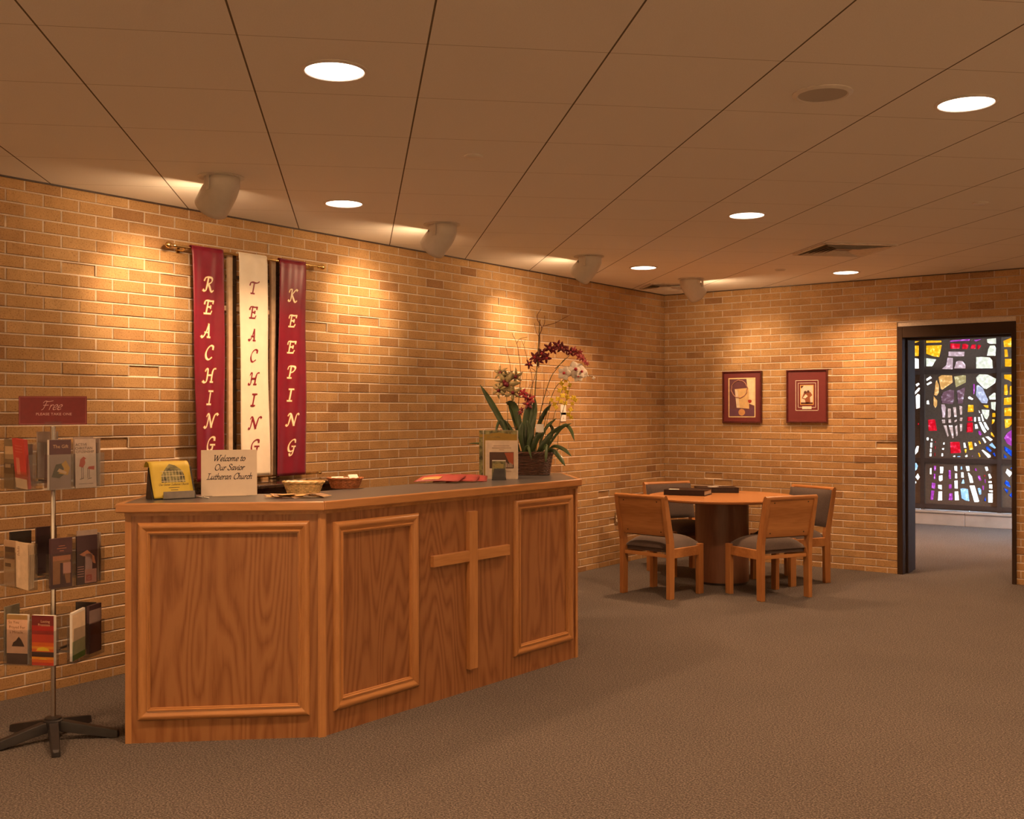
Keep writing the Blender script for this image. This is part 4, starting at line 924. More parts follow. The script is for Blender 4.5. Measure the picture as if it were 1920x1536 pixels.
def a_gift(mb, x, y, w_, h_):
    rect(mb, x, h_ * .70, x + w_, h_, y - L1, 1); rect(mb, x, 0, x + w_, h_ * .70, y - L1, 2)
    poly(mb, [(x + .01, h_ * .25), (x + .045, h_ * .22), (x + .07, h_ * .30), (x + .06, h_ * .52), (x + .03, h_ * .50)], y - L2, 3)
    poly(mb, [(x + .04, h_ * .32), (x + .085, h_ * .28), (x + .095, h_ * .42), (x + .075, h_ * .58), (x + .055, h_ * .50), (x + .07, h_ * .40)], y - .0013, 4)
    poly(mb, [(x + .035, h_ * .36), (x + .075, h_ * .30), (x + .08, h_ * .34), (x + .045, h_ * .42)], y - .0015, 5)
    text(mb, 'The Gift', 0.002, h_ * .83, .021, y - L2, 5)
brochure(0, 0, 0, 'purple and yellow booklet titled The Gift in the top tier', 'paper', a_gift, mats=[col('plum_print', (.10, .05, .06)), col('mauve_grey_print', (.28, .21, .20)), col('dark_green_print', (.05, .05, .025)), col('mustard_print', (.50, .28, .03)), col('buff_print', (.60, .42, .26))], th=.016)
def a_active(mb, x, y, w_, h_):
    text(mb, 'ACTIVE', x + w_ * .30, h_ * .86, .0165, y - L1, 1); text(mb, 'CHRISTIAN', x + w_ * .42, h_ * .785, .0165, y - L1, 1); text(mb, 'CITIZENSHIP', x + w_ * .47, h_ * .715, .0155, y - L1, 1)
    poly(mb, [(x + .018, h_ * .44), (x + .024, h_ * .58), (x + .040, h_ * .64), (x + .052, h_ * .60), (x + .046, h_ * .48), (x + .036, h_ * .41)], y - L1, 2)
    poly(mb, [(x + .045, h_ * .58), (x + .064, h_ * .62), (x + .070, h_ * .50), (x + .060, h_ * .40), (x + .052, h_ * .42)], y - L2, 0)
    poly(mb, [(x + .060, h_ * .38), (x + .090, h_ * .36), (x + .092, h_ * .44), (x + .062, h_ * .43)], y - L1, 2)
    for q in (.028, .036, .058, .066): rect(mb, x + q, h_ * .19, x + q + .0022, h_ * .42, y - L1, 1)
    for q in (.018, .056): poly(mb, [(x + q, h_ * .165), (x + q + .02, h_ * .185), (x + q + .022, h_ * .20), (x + q + .004, h_ * .18)], y - L2, 1)
    rect(mb, x + .015, h_ * .075, x + .085, h_ * .082, y - L1, 1)
brochure(0, 0, 1, 'cream leaflet titled ACTIVE CHRISTIAN CITIZENSHIP with a red cartoon figure', col('buff_cover', (.60, .50, .44)), a_active, mats=['ink', col('brick_red_print', (.42, .05, .03))], th=.010, lean=R(-2))
brochure(0, 0, 1, 'grey-brown leaflet peeping out behind the cartoon leaflet in the top tier', col('taupe_cover', (.38, .30, .26)), None, w_=.095, th=.004, dy=.012, z_up=.010, dx=-.004)
def a_red(mb, x, y, w_, h_):
    rect(mb, x, 0, x + w_, h_ * .20, y - L1, 1); rect(mb, x + .02, h_ * .28, x + .05, h_ * .62, y - L1, 2)
    for k in range(3): rect(mb, x + .02, h_ * (.74 + .06 * k), x + .08, h_ * (.75 + .06 * k), y - L1, 2)
brochure(0, 3, 1, 'red leaflet with a cream foot leaning out of the top tier left side', col('red_cover', (.44, .045, .04)), a_red, mats=[col('cream_print', (.72, .58, .42)), col('rose_print', (.52, .18, .13))], th=.016, lean=R(7), z_up=.006, dx=-.012, roll=R(4))
def a_olive(mb, x, y, w_, h_):
    rect(mb, x + .01, h_ * .60, x + w_ - .01, h_ * .86, y - L1, 1); rect(mb, x, h_ * .30, x + w_, h_ * .52, y - L1, 2); rect(mb, x + .012, h_ * .42, x + .06, h_ * .50, y - L2, 1)
brochure(0, 3, 0, 'brown photo leaflet at the far left of the top tier', col('olive_brown_cover', (.16, .12, .07)), a_olive, mats=[col('sand_print', (.45, .32, .18)), col('dark_brown_print', (.07, .045, .03))], th=.014, dx=.004)
brochure(0, 3, 0, 'pale grey booklet standing behind the brown photo leaflet', col('stone_cover', (.40, .34, .30)), None, w_=.09, th=.008, dy=.012, z_up=.004, dx=.012)
brochure(0, 1, 0, 'leaflet on the far right side of the top tier, seen edge-on', col('taupe_cover', (.38, .30, .26)), None, w_=.095, th=.008)
brochure(0, 2, 0, 'taller grey leaflet behind the pole in the top tier', col('taupe_cover', (.38, .30, .26)), None, w_=.10, th=.010, z_up=.03)
brochure(0, 2, 1, 'dark leaflet at the back of the top tier behind the red leaflet', col('near_black_cover', (.035, .025, .022)), None, w_=.10, th=.012, h_=.19)
# middle tier
def a_window(mb, x, y, w_, h_):
    rect(mb, x + .008, h_ * .08, x + w_ - .010, h_ * .55, y - L1, 1); rect(mb, x + .008, h_ * .55, x + w_ - .008, h_ * .65, y - L1, 2)
    rect(mb, x + .055, h_ * .28, x + w_ - .008, h_ * .50, y - L2, 3); rect(mb, x + .042, h_ * .04, x + .056, h_ * .50, y - L2, 0); poly(mb, [(x + .045, 0), (x + .06, h_ * .30), (x + .075, 0)], y - .0013, 0)
    for k, wd in enumerate((.03, .045, .02)): rect(mb, -wd / 2, h_ * (.84 - k * .05), wd / 2, h_ * (.85 - k * .05), y - L1, 2)
brochure(1, 0, 0, 'plum booklet with a lit window picture in the middle tier', col('deep_plum_cover', (.075, .035, .045)), a_window, mats=[col('tan_print', (.34, .17, .08)), col('salmon_print', (.52, .22, .12)), col('pale_pink_cover', (.62, .33, .27))], th=.016)
def a_hand(mb, x, y, w_, h_):
    poly(mb, [(x + .012, h_ * .62), (x + .05, h_ * .70), (x + .085, h_ * .56), (x + .092, h_ * .40), (x + .080, h_ * .42), (x + .06, h_ * .56), (x + .03, h_ * .58)], y - L1, 1)
    rect(mb, x + .038, h_ * .02, x + w_ - .004, h_ * .30, y - L1, 2); rect(mb, x + .044, h_ * .06, x + .072, h_ * .19, y - L2, 3); rect(mb, x + .04, h_ * .30, x + .075, h_ * .62, y - L1, 4)
    text(mb, 'G', x + .058, h_ * .085, .022, y - .0013, 4)
    for k in range(5): rect(mb, x + .003, h_ * (.16 + .05 * k), x + .034, h_ * (.175 + .05 * k), y - L1, 2)
brochure(1, 0, 1, 'dark leaflet with a pink reaching hand and a letter G panel in the middle tier', col('aubergine_cover', (.055, .028, .035)), a_hand, mats=[col('salmon_print', (.52, .22, .12)), col('dusty_pink_print', (.46, .25, .22)), col('rosewood_print', (.34, .10, .09)), col('pale_mauve_print', (.42, .30, .30))], th=.010)
brochure(1, 0, 1, 'greyish leaflet rising behind the hand leaflet in the middle tier', col('taupe_cover', (.38, .30, .26)), None, w_=.10, th=.005, dy=.012, z_up=.022, dx=.010)
brochure(1, 1, 0, 'pale leaflet at the far right of the middle tier, seen edge-on', col('stone_cover', (.40, .34, .30)), None, w_=.10, th=.010)
def a_cream(mb, x, y, w_, h_):
    for k in range(6): rect(mb, x + .012 + .004 * (k % 2), h_ * (.70 + .035 * k), x + .030, h_ * (.715 + .035 * k), y - L1, 1)
    rect(mb, x + .016, h_ * .22, x + .034, h_ * .60, y - L1, 2)
# a fat sheaf of cream leaflets fanning out at the top
def sheaf(tier, side, slot, label, n, base, art, mats, spread, dx=0):
    c, z, a = pocket_frame(tier, side, slot); mb = MB(); w_, h_ = .094, .205
    for k in range(n):
        rot = T(0, -.004 * k + .006, 0) @ Matrix.Rotation(spread * (k / n - .5), 4, 'Y') @ Matrix.Rotation(R(2) * (k - n / 2) * .6, 4, 'X')
        mb.box(-w_ / 2, -.0014, 0, w_ / 2, .0014, h_ - .002 * (n - k), 0, rot)
        if k == n - 1:
            t2 = MB(); art(t2, -w_ / 2, -.0014, w_, h_); mb.add(t2.v, t2.f, 0, rot); mb.m[-len(t2.f):] = t2.m
    o = mb.build('leaflet_sheaf', [base] + mats); o.matrix_world = Matrix.Translation((c.x, c.y, z + .004)) @ Matrix.Rotation(a, 4, 'Z') @ Matrix.Translation((dx, -PDP / 2, 0))
    return tag(o, label, 'brochure', 'brochures in the rack')
sheaf(1, 3, 1, 'fanned cream leaflets standing in the middle tier left side', 7, col('cream_cover', (.66, .52, .36)), a_cream, [col('grey_brown_print', (.25, .14, .09)), col('cream_print', (.72, .58, .42))], R(12))
brochure(1, 3, 0, 'brown leaflet with a dark photo at the far left of the middle tier', col('tan_cover', (.40, .27, .17)), a_olive, mats=[col('dark_brown_print', (.07, .045, .03)), col('sand_print', (.45, .32, .18))], th=.010, h_=.20)
brochure(1, 2, 0, 'dark red-edged leaflet behind the pole in the middle tier', col('aubergine_cover', (.055, .028, .035)), None, th=.010, z_up=.02)
brochure(1, 2, 1, 'near-black leaflet at the back of the middle tier', col('near_black_cover', (.035, .025, .022)), None, th=.010, z_up=.01)
# bottom tier
def a_sunset(mb, x, y, w_, h_):
    bands = ((0, .06, 1), (.06, .12, 2), (.12, .17, 3), (.17, .27, 4), (.27, .33, 2), (.33, .38, 3), (.38, .46, 2), (.46, .62, 1), (.62, .80, 5), (.80, 1, 6))
    for a_, b_, c_ in bands: rect(mb, x, h_ * a_, x + w_, h_ * b_, y - L1, c_)
    poly(mb, [(x + .02, h_ * .29), (x + .03, h_ * .35), (x + .055, h_ * .37), (x + .078, h_ * .34), (x + .085, h_ * .29)], y - L2, 7)
    poly(mb, [(x + .03, h_ * .12), (x + .045, h_ * .14), (x + .065, h_ * .14), (x + .075, h_ * .12)], y - L2, 7)
    text(mb, 'Lasting', x + .064, h_ * .86, .0155, y - L2, 8); text(mb, 'Promises', x + .058, h_ * .79, .0155, y - L2, 8)
brochure(2, 0, 1, 'sunset booklet titled Lasting Promises in the bottom tier', 'paper', a_sunset, mats=[col('red_sky_print', (.62, .05, .02)), col('orange_sky_print', (.85, .16, .015)), col('amber_sky_print', (.95, .36, .02)), col('dusk_land_print', (.045, .012, .012)), col('dark_red_print', (.30, .015, .012)), col('maroon_sky_print', (.13, .012, .012)), col('sun_print', (1.0, .68, .03)), col('buff_print', (.60, .42, .26))], th=.018, w_=.104)
def a_miracle(mb, x, y, w_, h_):
    rect(mb, x, 0, x + w_, h_ * .22, y - L1, 1); rect(mb, x, h_ * .22, x + w_, h_ * .90, y - L1, 2); rect(mb, x, h_ * .90, x + w_, h_, y - L1, 3)
    for k, s_ in enumerate(('So You', 'Prayed For', 'a Miracle.')): text(mb, s_, x + (.034, .050, .048)[k], h_ * (.82 - .10 * k), .0175, y - L2, 4)
    poly(mb, [(x + .025, h_ * .36), (x + .032, h_ * .44), (x + .045, h_ * .48), (x + .058, h_ * .56), (x + .070, h_ * .50), (x + .082, h_ * .40), (x + .085, h_ * .36)], y - L2, 1)
brochure(2, 0, 0, 'pink-buff booklet titled So You Prayed For a Miracle. in the bottom tier', 'paper', a_miracle, mats=[col('umber_print', (.06, .03, .022)), col('peach_print', (.66, .42, .29)), col('mustard_band_print', (.36, .22, .08)), col('brown_text_print', (.20, .09, .03))], th=.014)
def a_green(mb, x, y, w_, h_):
    rect(mb, x, h_ * .0, x + w_, h_ * .12, y - L1, 1); rect(mb, x, h_ * .12, x + w_, h_ * .40, y - L1, 2); rect(mb, x, h_ * .40, x + w_, h_ * .96, y - L1, 3)
brochure(2, 1, 0, 'cream leaflet with a green landscape foot in the bottom tier right side', 'paper', a_green, mats=[col('leaf_green_print', (.04, .13, .03)), col('sage_print', (.30, .34, .20)), col('cream_print', (.72, .58, .42))], th=.012, lean=R(3), dx=-.006, z_up=.012, roll=R(-5))
def a_night(mb, x, y, w_, h_):
    rect(mb, x, h_ * .62, x + w_, h_ * .90, y - L1, 1); poly(mb, [(x + .01, h_ * .40), (x + .03, h_ * .52), (x + .06, h_ * .55), (x + .085, h_ * .44), (x + .08, h_ * .36)], y - L1, 2)
brochure(2, 1, 1, 'dark purple leaflet with a pale sky at the right of the bottom tier', col('aubergine_cover', (.055, .028, .035)), a_night, mats=[col('mauve_grey_print', (.28, .21, .20)), col('dusk_land_print', (.045, .012, .012))], th=.014, z_up=.010)
brochure(2, 2, 0, 'dark leaflet with a grey box picture behind the bottom tier', col('near_black_cover', (.035, .025, .022)), None, th=.010, z_up=.0)
brochure(2, 3, 1, 'grey-green card rising behind the pole in the bottom tier', col('sage_grey_cover', (.22, .20, .15)), None, th=.008, z_up=.020)

# ================================================================== THINGS ON THE COUNTER
def ct(u, v): p = fl(u, v, CT); return p
E9 = .0006
FA = math.atan2(CR.y, CR.x)                        # direction across the view
# yellow order-of-service sheets in a grey easel holder
p = (ct(287, 939) + ct(365, 932)) / 2; dv = ct(365, 932) - ct(287, 939); a0 = FA + R(36)
hd = thing('leaflet_holder', 'grey plastic easel holder at the left end of the counter', 'leaflet holder', (p.x, p.y, CT + E9), a0)
hm = MB()
hm.box(-.088, -.012, 0, .088, .100, .004)
hm.add([(-.088, -.006, .004), (.088, -.006, .004), (.088, .062, .146), (-.088, .062, .146), (-.088, -.002, .004), (.088, -.002, .004), (.088, .066, .146), (-.088, .066, .146)], [(0, 1, 2, 3), (7, 6, 5, 4), (0, 4, 5, 1), (1, 5, 6, 2), (2, 6, 7, 3), (3, 7, 4, 0)])
hm.add([(-.088, .062, .146), (-.088, .066, .146), (-.088, .100, .004), (-.088, .096, .004), (-.084, .062, .146), (-.084, .066, .146), (-.084, .100, .004), (-.084, .096, .004)], [(0, 1, 2, 3), (7, 6, 5, 4), (0, 4, 5, 1), (1, 5, 6, 2), (2, 6, 7, 3)])
for x_ in (-.0895, .0880): hm.add([(x_, -.006, 0), (x_, .098, 0), (x_, .066, .146), (x_ + .0015, -.006, 0), (x_ + .0015, .098, 0), (x_ + .0015, .066, .146)], [(0, 1, 2), (5, 4, 3), (0, 3, 4, 1), (1, 4, 5, 2), (2, 5, 3, 0)])
hm.build('easel', 'blackpl', hd)
MB().box(-.052, -.030, .002, .076, -.026, .036).box(-.052, -.030, .002, .076, -.004, .005).build('front_lip', 'grey', hd)
ym = MB()
def sheet(a, b, k):                                # sheets stand on the easel, tops curling backwards
    z = .006; Lh = .262; s_ = b * Lh; f0 = R(24.8); rc = .05
    if s_ < .150: y, zz = -.010 + s_ * .42, z + s_ * .907
    else:
        q = f0 + (s_ - .150) / rc; y, zz = .053 + rc * (math.cos(f0) - math.cos(q)), z + .136 + rc * (math.sin(q) - math.sin(f0))
    tw = (a - .5) * .006
    return Vector((-.086 + a * .166 - .010 * b * (1 - b), y - k * .0022 + tw, zz))
for k in range(4): ym.grid(lambda a, b: sheet(a, b, k), 10, 24)
ys = thing('yellow_leaflets', 'yellow leaflets printed with an arched window, curling over their grey holder', 'leaflets', (p.x, p.y, CT + E9 * 2), a0)
hd.scale = ys.scale = (1.14, 1, 1)
ym.build('sheets', 'yellow', ys, smooth=60, solid=.0012)
def onsheet(pts, lift):
    out = []
    for (a, b) in pts: q = sheet(a, b, 3); out.append((q.x, q.y - lift, q.z))
    return out
arch = MB(); Pz = []
AR = [(.24, .29), (.84, .29), (.84, .42), (.78, .53), (.64, .62), (.50, .66), (.38, .56), (.26, .43)]
for i in range(1, len(AR) - 1): pass
def fillpoly(mb, P, lift, mi, nb=10):              # scan the outline in strips so that it follows the curl
    lo, hi = min(q[1] for q in P), max(q[1] for q in P)
    def xr(b):
        xs_ = []
        for i in range(len(P)):
            q, r_ = P[i], P[(i + 1) % len(P)]
            if (q[1] - b) * (r_[1] - b) <= 0 and abs(q[1] - r_[1]) > 1e-9: xs_.append(q[0] + (b - q[1]) / (r_[1] - q[1]) * (r_[0] - q[0]))
        return (min(xs_), max(xs_)) if xs_ else (0.5, 0.5)
    for k in range(nb):
        b0, b1 = lo + (hi - lo) * k / nb + 1e-5, lo + (hi - lo) * (k + 1) / nb - 1e-5
        l0, r0 = xr(b0); l1, r1 = xr(b1)
        mb.add(onsheet([(l0, b0), (r0, b0), (r1, b1), (l1, b1)], lift), [(0, 1, 2, 3)], mi)
fillpoly(arch, AR, .0014, 0)
for x in (.30, .38, .46, .54, .62, .70, .78): fillpoly(arch, [(x, .29), (x + .010, .29), (x + .010, .52), (x, .52)], .0018, 1, 5)
for z_ in (.31, .41, .50): fillpoly(arch, [(.24, z_), (.84, z_), (.84, z_ + .010), (.24, z_ + .010)], .0020, 1, 1)
arch.build('printed_picture', ['olive', col('pale_yellow_line', (.62, .55, .30))], ys)
wr = MB(); tmp = MB(); write(tmp, 'Our Savior Lutheran Church', 0, 0, .0098, 0, 0, .16, .10, .3); 
def to_sheet(tmp, cx, cb, lift):
    vs = []
    for q in tmp.v:
        a = cx + q.x / .166; b = cb + q.z / .262; w_ = sheet(a, b, 3); vs.append((w_.x, w_.y - lift, w_.z))
    return vs
wr.add(to_sheet(tmp, .53, .235, .0016), tmp.f)
for k, wd in ((0, .045), (1, .03)):
    rw = .185 - .045 * k; fillpoly(wr, [(.53 - wd / .33, rw), (.53 + wd / .33, rw), (.53 + wd / .33, rw + .010), (.53 - wd / .33, rw + .010)], .0016, 0, 1)
wr.build('lettering', 'ink', ys)
# welcome board
p0_, p1_ = ct(381, 931.5), ct(478, 928.5); mid = (p0_ + p1_) / 2; hgt = .222; wd_ = .262
wb = thing('welcome_sign', 'cream board on the counter reading Welcome to Our Savior Lutheran Church', 'sign', (mid.x, mid.y, CT + E9), FA + R(17))
MB().box(-wd_ / 2, -.006, 0, wd_ / 2, .002, hgt, 0, Matrix.Rotation(R(-5), 4, 'X')).build('board', 'board', wb, bevel=.001)
MB().box(-.08, -.02, 0, .08, .045, .0025).add([(-.03, .020, .15), (.03, .020, .15), (.03, .075, .0), (-.03, .075, .0), (-.03, .018, .15), (.03, .018, .15), (.03, .072, .0), (-.03, .072, .0)], [(0, 1, 2, 3), (7, 6, 5, 4), (0, 4, 5, 1), (1, 5, 6, 2), (3, 7, 4, 0)]).build('strut', 'board', wb)
mb = MB(); mt_ = Matrix.Rotation(R(-5), 4, 'X')
for s_, z_, sz in (('Welcome to', .168, .0285), ('Our Savior', .124, .0285), ('Lutheran Church', .080, .0285)): write(mb, s_, 0, z_, sz, -.0072, 0, .165, .095, .26, mx=None)
mb2 = MB(); mb2.add(mb.v, mb.f, 0, mt_); mb2.build('lettering', 'ink', wb)
# two short white pencils
for (u0, v0), (u1, v1), lb_ in (((370, 932.5), (380, 934), 'left stub of two white pencils before the welcome sign'), ((383, 934), (392, 935.5), 'right stub of two white pencils before the welcome sign')):
    a, b = ct(u0, v0), ct(u1, v1); a.z = b.z = CT + .0038
    o = MB().tube([a, a + (b - a) * .9, b], [.0035, .0035, .0015], 8).build('pencil', 'paper', smooth=50); tag(o, lb_, 'pencil', 'white pencil stubs')
# baskets
def basket(name, label, u, v, rx, ry, hh, mat_, rz, flare=1.25):
    p = ct(u, v); t = thing(name, label, 'basket', (p.x, p.y, CT + E9), rz, 'small woven baskets')
    b = MB(); bw_ = MB()
    bw_.lathe([(0, .0), (.72, .0), (.76, .002), (.84, hh * .35), (.93, hh * .8), (1, hh)], 40, sx=rx, sy=ry)
    bw_.build('liner', mat_, t, smooth=40, solid=.002)
    for k in range(7):
        z_ = hh * (.06 + .14 * k); rr = .78 + .22 * (z_ / hh)
        b.tube([((rx * rr + .0018 * math.cos(j * math.pi + k * math.pi)) * math.cos(2 * math.pi * j / 44), (ry * rr + .0018 * math.cos(j * math.pi + k * math.pi)) * math.sin(2 * math.pi * j / 44), z_) for j in range(45)], .0026, 6)
    b.build('weave', mat_, t, smooth=60)
    st = MB()
    for j in range(22):
        q = 2 * math.pi * j / 22
        st.tube([(rx * r_ * math.cos(q + .12 * z_ / hh), ry * r_ * math.sin(q + .12 * z_ / hh), z_) for r_, z_ in ((.80, .004), (.86, hh * .35), (.95, hh * .75), (1.03, hh))], .0024, 5)
    st.build('stakes', mat_, t, smooth=60)
    rim = MB()
    for ph in (0, math.pi): rim.tube([((rx * 1.03 + .003 * math.cos(8 * q + ph)) * math.cos(q), (ry * 1.03 + .003 * math.cos(8 * q + ph)) * math.sin(q), hh + .003 * math.sin(8 * q + ph)) for q in [2 * math.pi * j / 60 for j in range(61)]], .0038, 6)
    rim.build('rim', mat_, t, smooth=60); return p
pA = basket('bread_basket', 'pale straw basket holding folded white slips, the nearer of the two', 569, 926, .098, .070, .058, 'straw', FA)
pB = basket('bread_basket', 'red-brown woven basket holding white cards, just behind the straw one', 647, 915.5, .090, .064, .052, 'rattan', FA)
for i, (bp, dx, dy, dz, a, rx_, lb_, wq, hq) in enumerate(((pA, -.045, .0, .058, .1, 12, 'white folded slip lying uppermost in the straw basket', .042, .022), (pA, -.010, .012, .052, -.3, 20, 'white folded slip lower in the straw basket', .040, .022),
                                        (pB, -.040, .0, .058, .2, 5, 'bundle of white slips at the left of the red-brown basket', .032, .020), (pB, .045, .0, .060, .5, 35, 'upright white card at the right of the red-brown basket', .026, .022), (pB, .02, .015, .050, .9, 15, 'white card lying low in the red-brown basket', .030, .020))):
    q = bp + CR * dx + CF * dy; o = MB().box(-wq, -hq, -.004, wq, hq, .004).box(-wq * .96, -hq * .96, .005, wq * .97, hq, .007).build('paper_slip', 'paper'); o.matrix_world = Matrix.Translation((q.x, q.y, CT + dz - .006)) @ Matrix.Rotation(FA + a, 4, 'Z') @ Matrix.Rotation(R(rx_), 4, 'X'); tag(o, lb_, 'paper', 'white slips in the baskets')
# fanned brown tracts in front of the straw basket
rt = random.Random(5)
for k in range(8):
    u = 512 + k * 13; p = ct(u, 934.5 - .2 * k)
    o = MB().box(-.040, -.026, 0, .040, .026, .0016, 0).add([(-.034, -.02, .0018), (.03, -.02, .0018), (.02, .018, .0018), (-.03, .012, .0018)], [(0, 1, 2, 3)], 1).build('small_tract', [col('tan_tract', (.46, .27, .10)) if k % 3 else col('brown_tract', (.22, .11, .045)), col('brown_tract', (.22, .11, .045)) if k % 2 else col('gold_tract', (.70, .46, .16))])
    o.location = (p.x, p.y, CT + .0085 + .004 * (k % 3)); o.rotation_euler = (R(rt.uniform(0, 12)), R(rt.uniform(-10, 10)), FA + R(rt.uniform(-50, 40)))
    tag(o, ['leftmost dark', 'second from left', 'third from left', 'fourth, paler', 'fifth, in the middle', 'sixth, gold-faced', 'seventh, tan', 'rightmost tan'][k] + ' tract of the fan before the straw basket', 'leaflet', 'small brown tracts')
# red leaflets fanned on the long counter
for k, (u, v, rz, lb_) in enumerate(((868, 903.5, 22, 'farthest right red leaflet of the fan'), (848, 904.5, 14, 'middle red leaflet of the fan'), (817, 905.5, 4, 'uppermost red leaflet of the fan, with a gold blaze'))):
    p = ct(u, v)
    mb = MB().grid(lambda a, b: Vector((-.125 + .25 * a + .05 * b, -.06 + .12 * b, .024 * b + .012 * math.sin(math.pi * a) * (.4 + .6 * b))), 12, 4)
    mb.grid(lambda a, b: (lambda A, B: Vector((-.125 + .25 * A + .05 * B, -.06 + .12 * B - .002, .0022 + .024 * B + .012 * math.sin(math.pi * A) * (.4 + .6 * B))))(.12 + .42 * a, .18 + .42 * b), 8, 2, 1)
    o = mb.build('red_leaflet', [col('coral_red_cover', (.27, .040, .038)), col('gold_blaze_print', (.55, .26, .08))], solid=.0015, smooth=60); o.location = (p.x, p.y, CT + .002 + .004 * k); o.rotation_euler = (0, 0, FA + R(rz)); tag(o, lb_, 'leaflet', 'red leaflets on the counter')
# display books
D0 = 6.42
def stand_at(u, depth): q = at(u, 895, depth); return Vector((q.x, q.y, CT + E9))
p = stand_at(935, D0 + .05); bk = thing('display_book', 'large book with an autumn photo cover standing at the back of the display', 'book', p, FA - R(4))
mb = MB().box(-.118, -.010, 0, .118, .010, .292, 0); rect(mb, -.118, .0, .118, .292, -.0106, 1); rect(mb, -.118, .268, .118, .292, -.0110, 2); rect(mb, -.118, 0, -.096, .25, -.0110, 2); rect(mb, -.094, 0, -.090, .292, -.0112, 3); rect(mb, .114, .0, .118, .292, -.0112, 3)
poly(mb, [(-.05, .272), (.0, .278), (.08, .270), (.10, .262), (.02, .266), (-.05, .262)], -.0114, 1); text(mb, 'JOURNAL', -.028, .246, .016, -.0116, 2, 1.15)
mb.build('cover', ['paper', col('autumn_gold_print', (.30, .19, .025)), 'olive', col('silver_line', (.5, .48, .46))], bk)
p = stand_at(940.5, D0 - .02); bk2 = thing('display_book', 'cream booklet with a dark photo standing before the autumn book', 'book', p, FA - R(4))
mb = MB().box(-.098, -.010, 0, .098, .0, .232, 0); rect(mb, -.082, .0, -.0815, .232, -.0106, 1); rect(mb, -.072, .064, .074, .162, -.0106, 2); poly(mb, [(.018, .158), (.072, .160), (.072, .085), (.045, .10)], -.0112, 3)
for k in range(6): rect(mb, .028 + .007 * k, .07, .031 + .007 * k, .100 - .004 * (k % 3), -.0114, 0)
for k, wd in enumerate((.048, .058, .014)): rect(mb, -wd, .198 - .012 * k, wd, .2005 - .012 * k, -.0106, 1)
rect(mb, .03, .045, .06, .047, -.0106, 1)
mb.build('cover', [col('ivory_cover', (.68, .56, .44)), col('brown_text_print', (.20, .09, .03)), col('dark_photo_print', (.06, .025, .015)), col('ember_print', (.34, .07, .025))], bk2)
p = stand_at(935.5, D0 - .13); bk3 = thing('small_booklet', 'small booklet with a woodland photo standing in a black holder', 'book', p, FA - R(4))
mb = MB().box(-.040, -.006, .004, .040, .004, .118, 0); rect(mb, -.040, .004, .040, .113, -.0064, 1); poly(mb, [(-.03, .09), (.0, .10), (.03, .095), (.025, .07), (-.02, .075)], -.0068, 2); mb.build('cover', ['paper', 'olive', col('moss_gold_print', (.30, .25, .08))], bk3)
hb = thing('booklet_holder', 'black plastic holder clasping the small booklet on the counter', 'leaflet holder', p, FA - R(4))
MB().add([(-.042, -.012, 0), (.042, -.012, 0), (.036, -.009, .068), (-.028, -.009, .068), (-.042, -.009, 0), (.042, -.009, 0), (.036, -.0068, .068), (-.028, -.0068, .068)], [(0, 1, 2, 3), (7, 6, 5, 4), (0, 4, 5, 1), (1, 5, 6, 2), (2, 6, 7, 3), (3, 7, 4, 0)]).box(-.042, -.012, 0, .042, .05, .003).box(-.042, .0045, .0, .042, .0065, .06).build('body', 'blackpl', hb)

# ================================================================== ORCHIDS IN A WICKER BASKET
BD = 6.83; OC = at(988, 891, BD); OC.z = CT + E9
ba = R(-6) + FA
pb = thing('orchid_basket', 'dark wicker basket planted with burgundy, white and yellow orchids and strap leaves', 'potted plant', OC, 0)
MBX = Matrix.Rotation(ba, 4, 'Z')
bh, bx, by = .140, .165, .088
def ell(r_, q, n=3.2):                               # rounded rectangular plan
    c, s_ = math.cos(q), math.sin(q); return (bx * r_ * math.copysign(abs(c) ** (2 / n), c), by * r_ * math.copysign(abs(s_) ** (2 / n), s_))
bs = MB(); n = 48
rings = [(.86, 0), (.90, .04), (.95, .09), (1.0, bh - .01)]
vs = [(*ell(r_, 2 * math.pi * j / n), z_) for r_, z_ in rings for j in range(n)]
bs.add(vs, [(i * n + j, i * n + (j + 1) % n, (i + 1) * n + (j + 1) % n, (i + 1) * n + j) for i in range(len(rings) - 1) for j in range(n)] + [tuple(range(n))[::-1]], 0, MBX)
bsk = bs.build('basket', 'wicker', pb, smooth=50)
we = MB()
for k in range(13):
    z_ = .006 + k * .0102; r_ = .87 + .13 * z_ / bh; pts = []
    for j in range(97):
        q = 2 * math.pi * j / 96; x, y = ell(r_ + .022 * math.cos(math.pi * j / 2 + k * math.pi) * .6, q); pts.append((x, y, z_ + .0012 * math.sin(j)))
    we.tube(pts, .0048, 6, 0, MBX)
we.build('weave', 'wicker', bsk, smooth=60)
rm = MB()
for ph in (0, 2.1, 4.2): rm.tube([(*ell(1.02 + .03 * math.cos(14 * q + ph), q), bh + .006 * math.sin(14 * q + ph)) for q in [2 * math.pi * j / 120 for j in range(121)]], .0055, 6, 0, MBX)
rm.build('rim', 'wicker', bsk, smooth=60)
MB().add([(*ell(.95, 2 * math.pi * j / n), bh - .012 + .006 * math.sin(j * 1.7)) for j in range(n)], [tuple(range(n))], 0, MBX).build('moss', 'moss', pb)
def pp(u, v, d=0.0): return at(u, v, BD + d) - OC   # place plant points by where the photo shows them, d = metres deeper
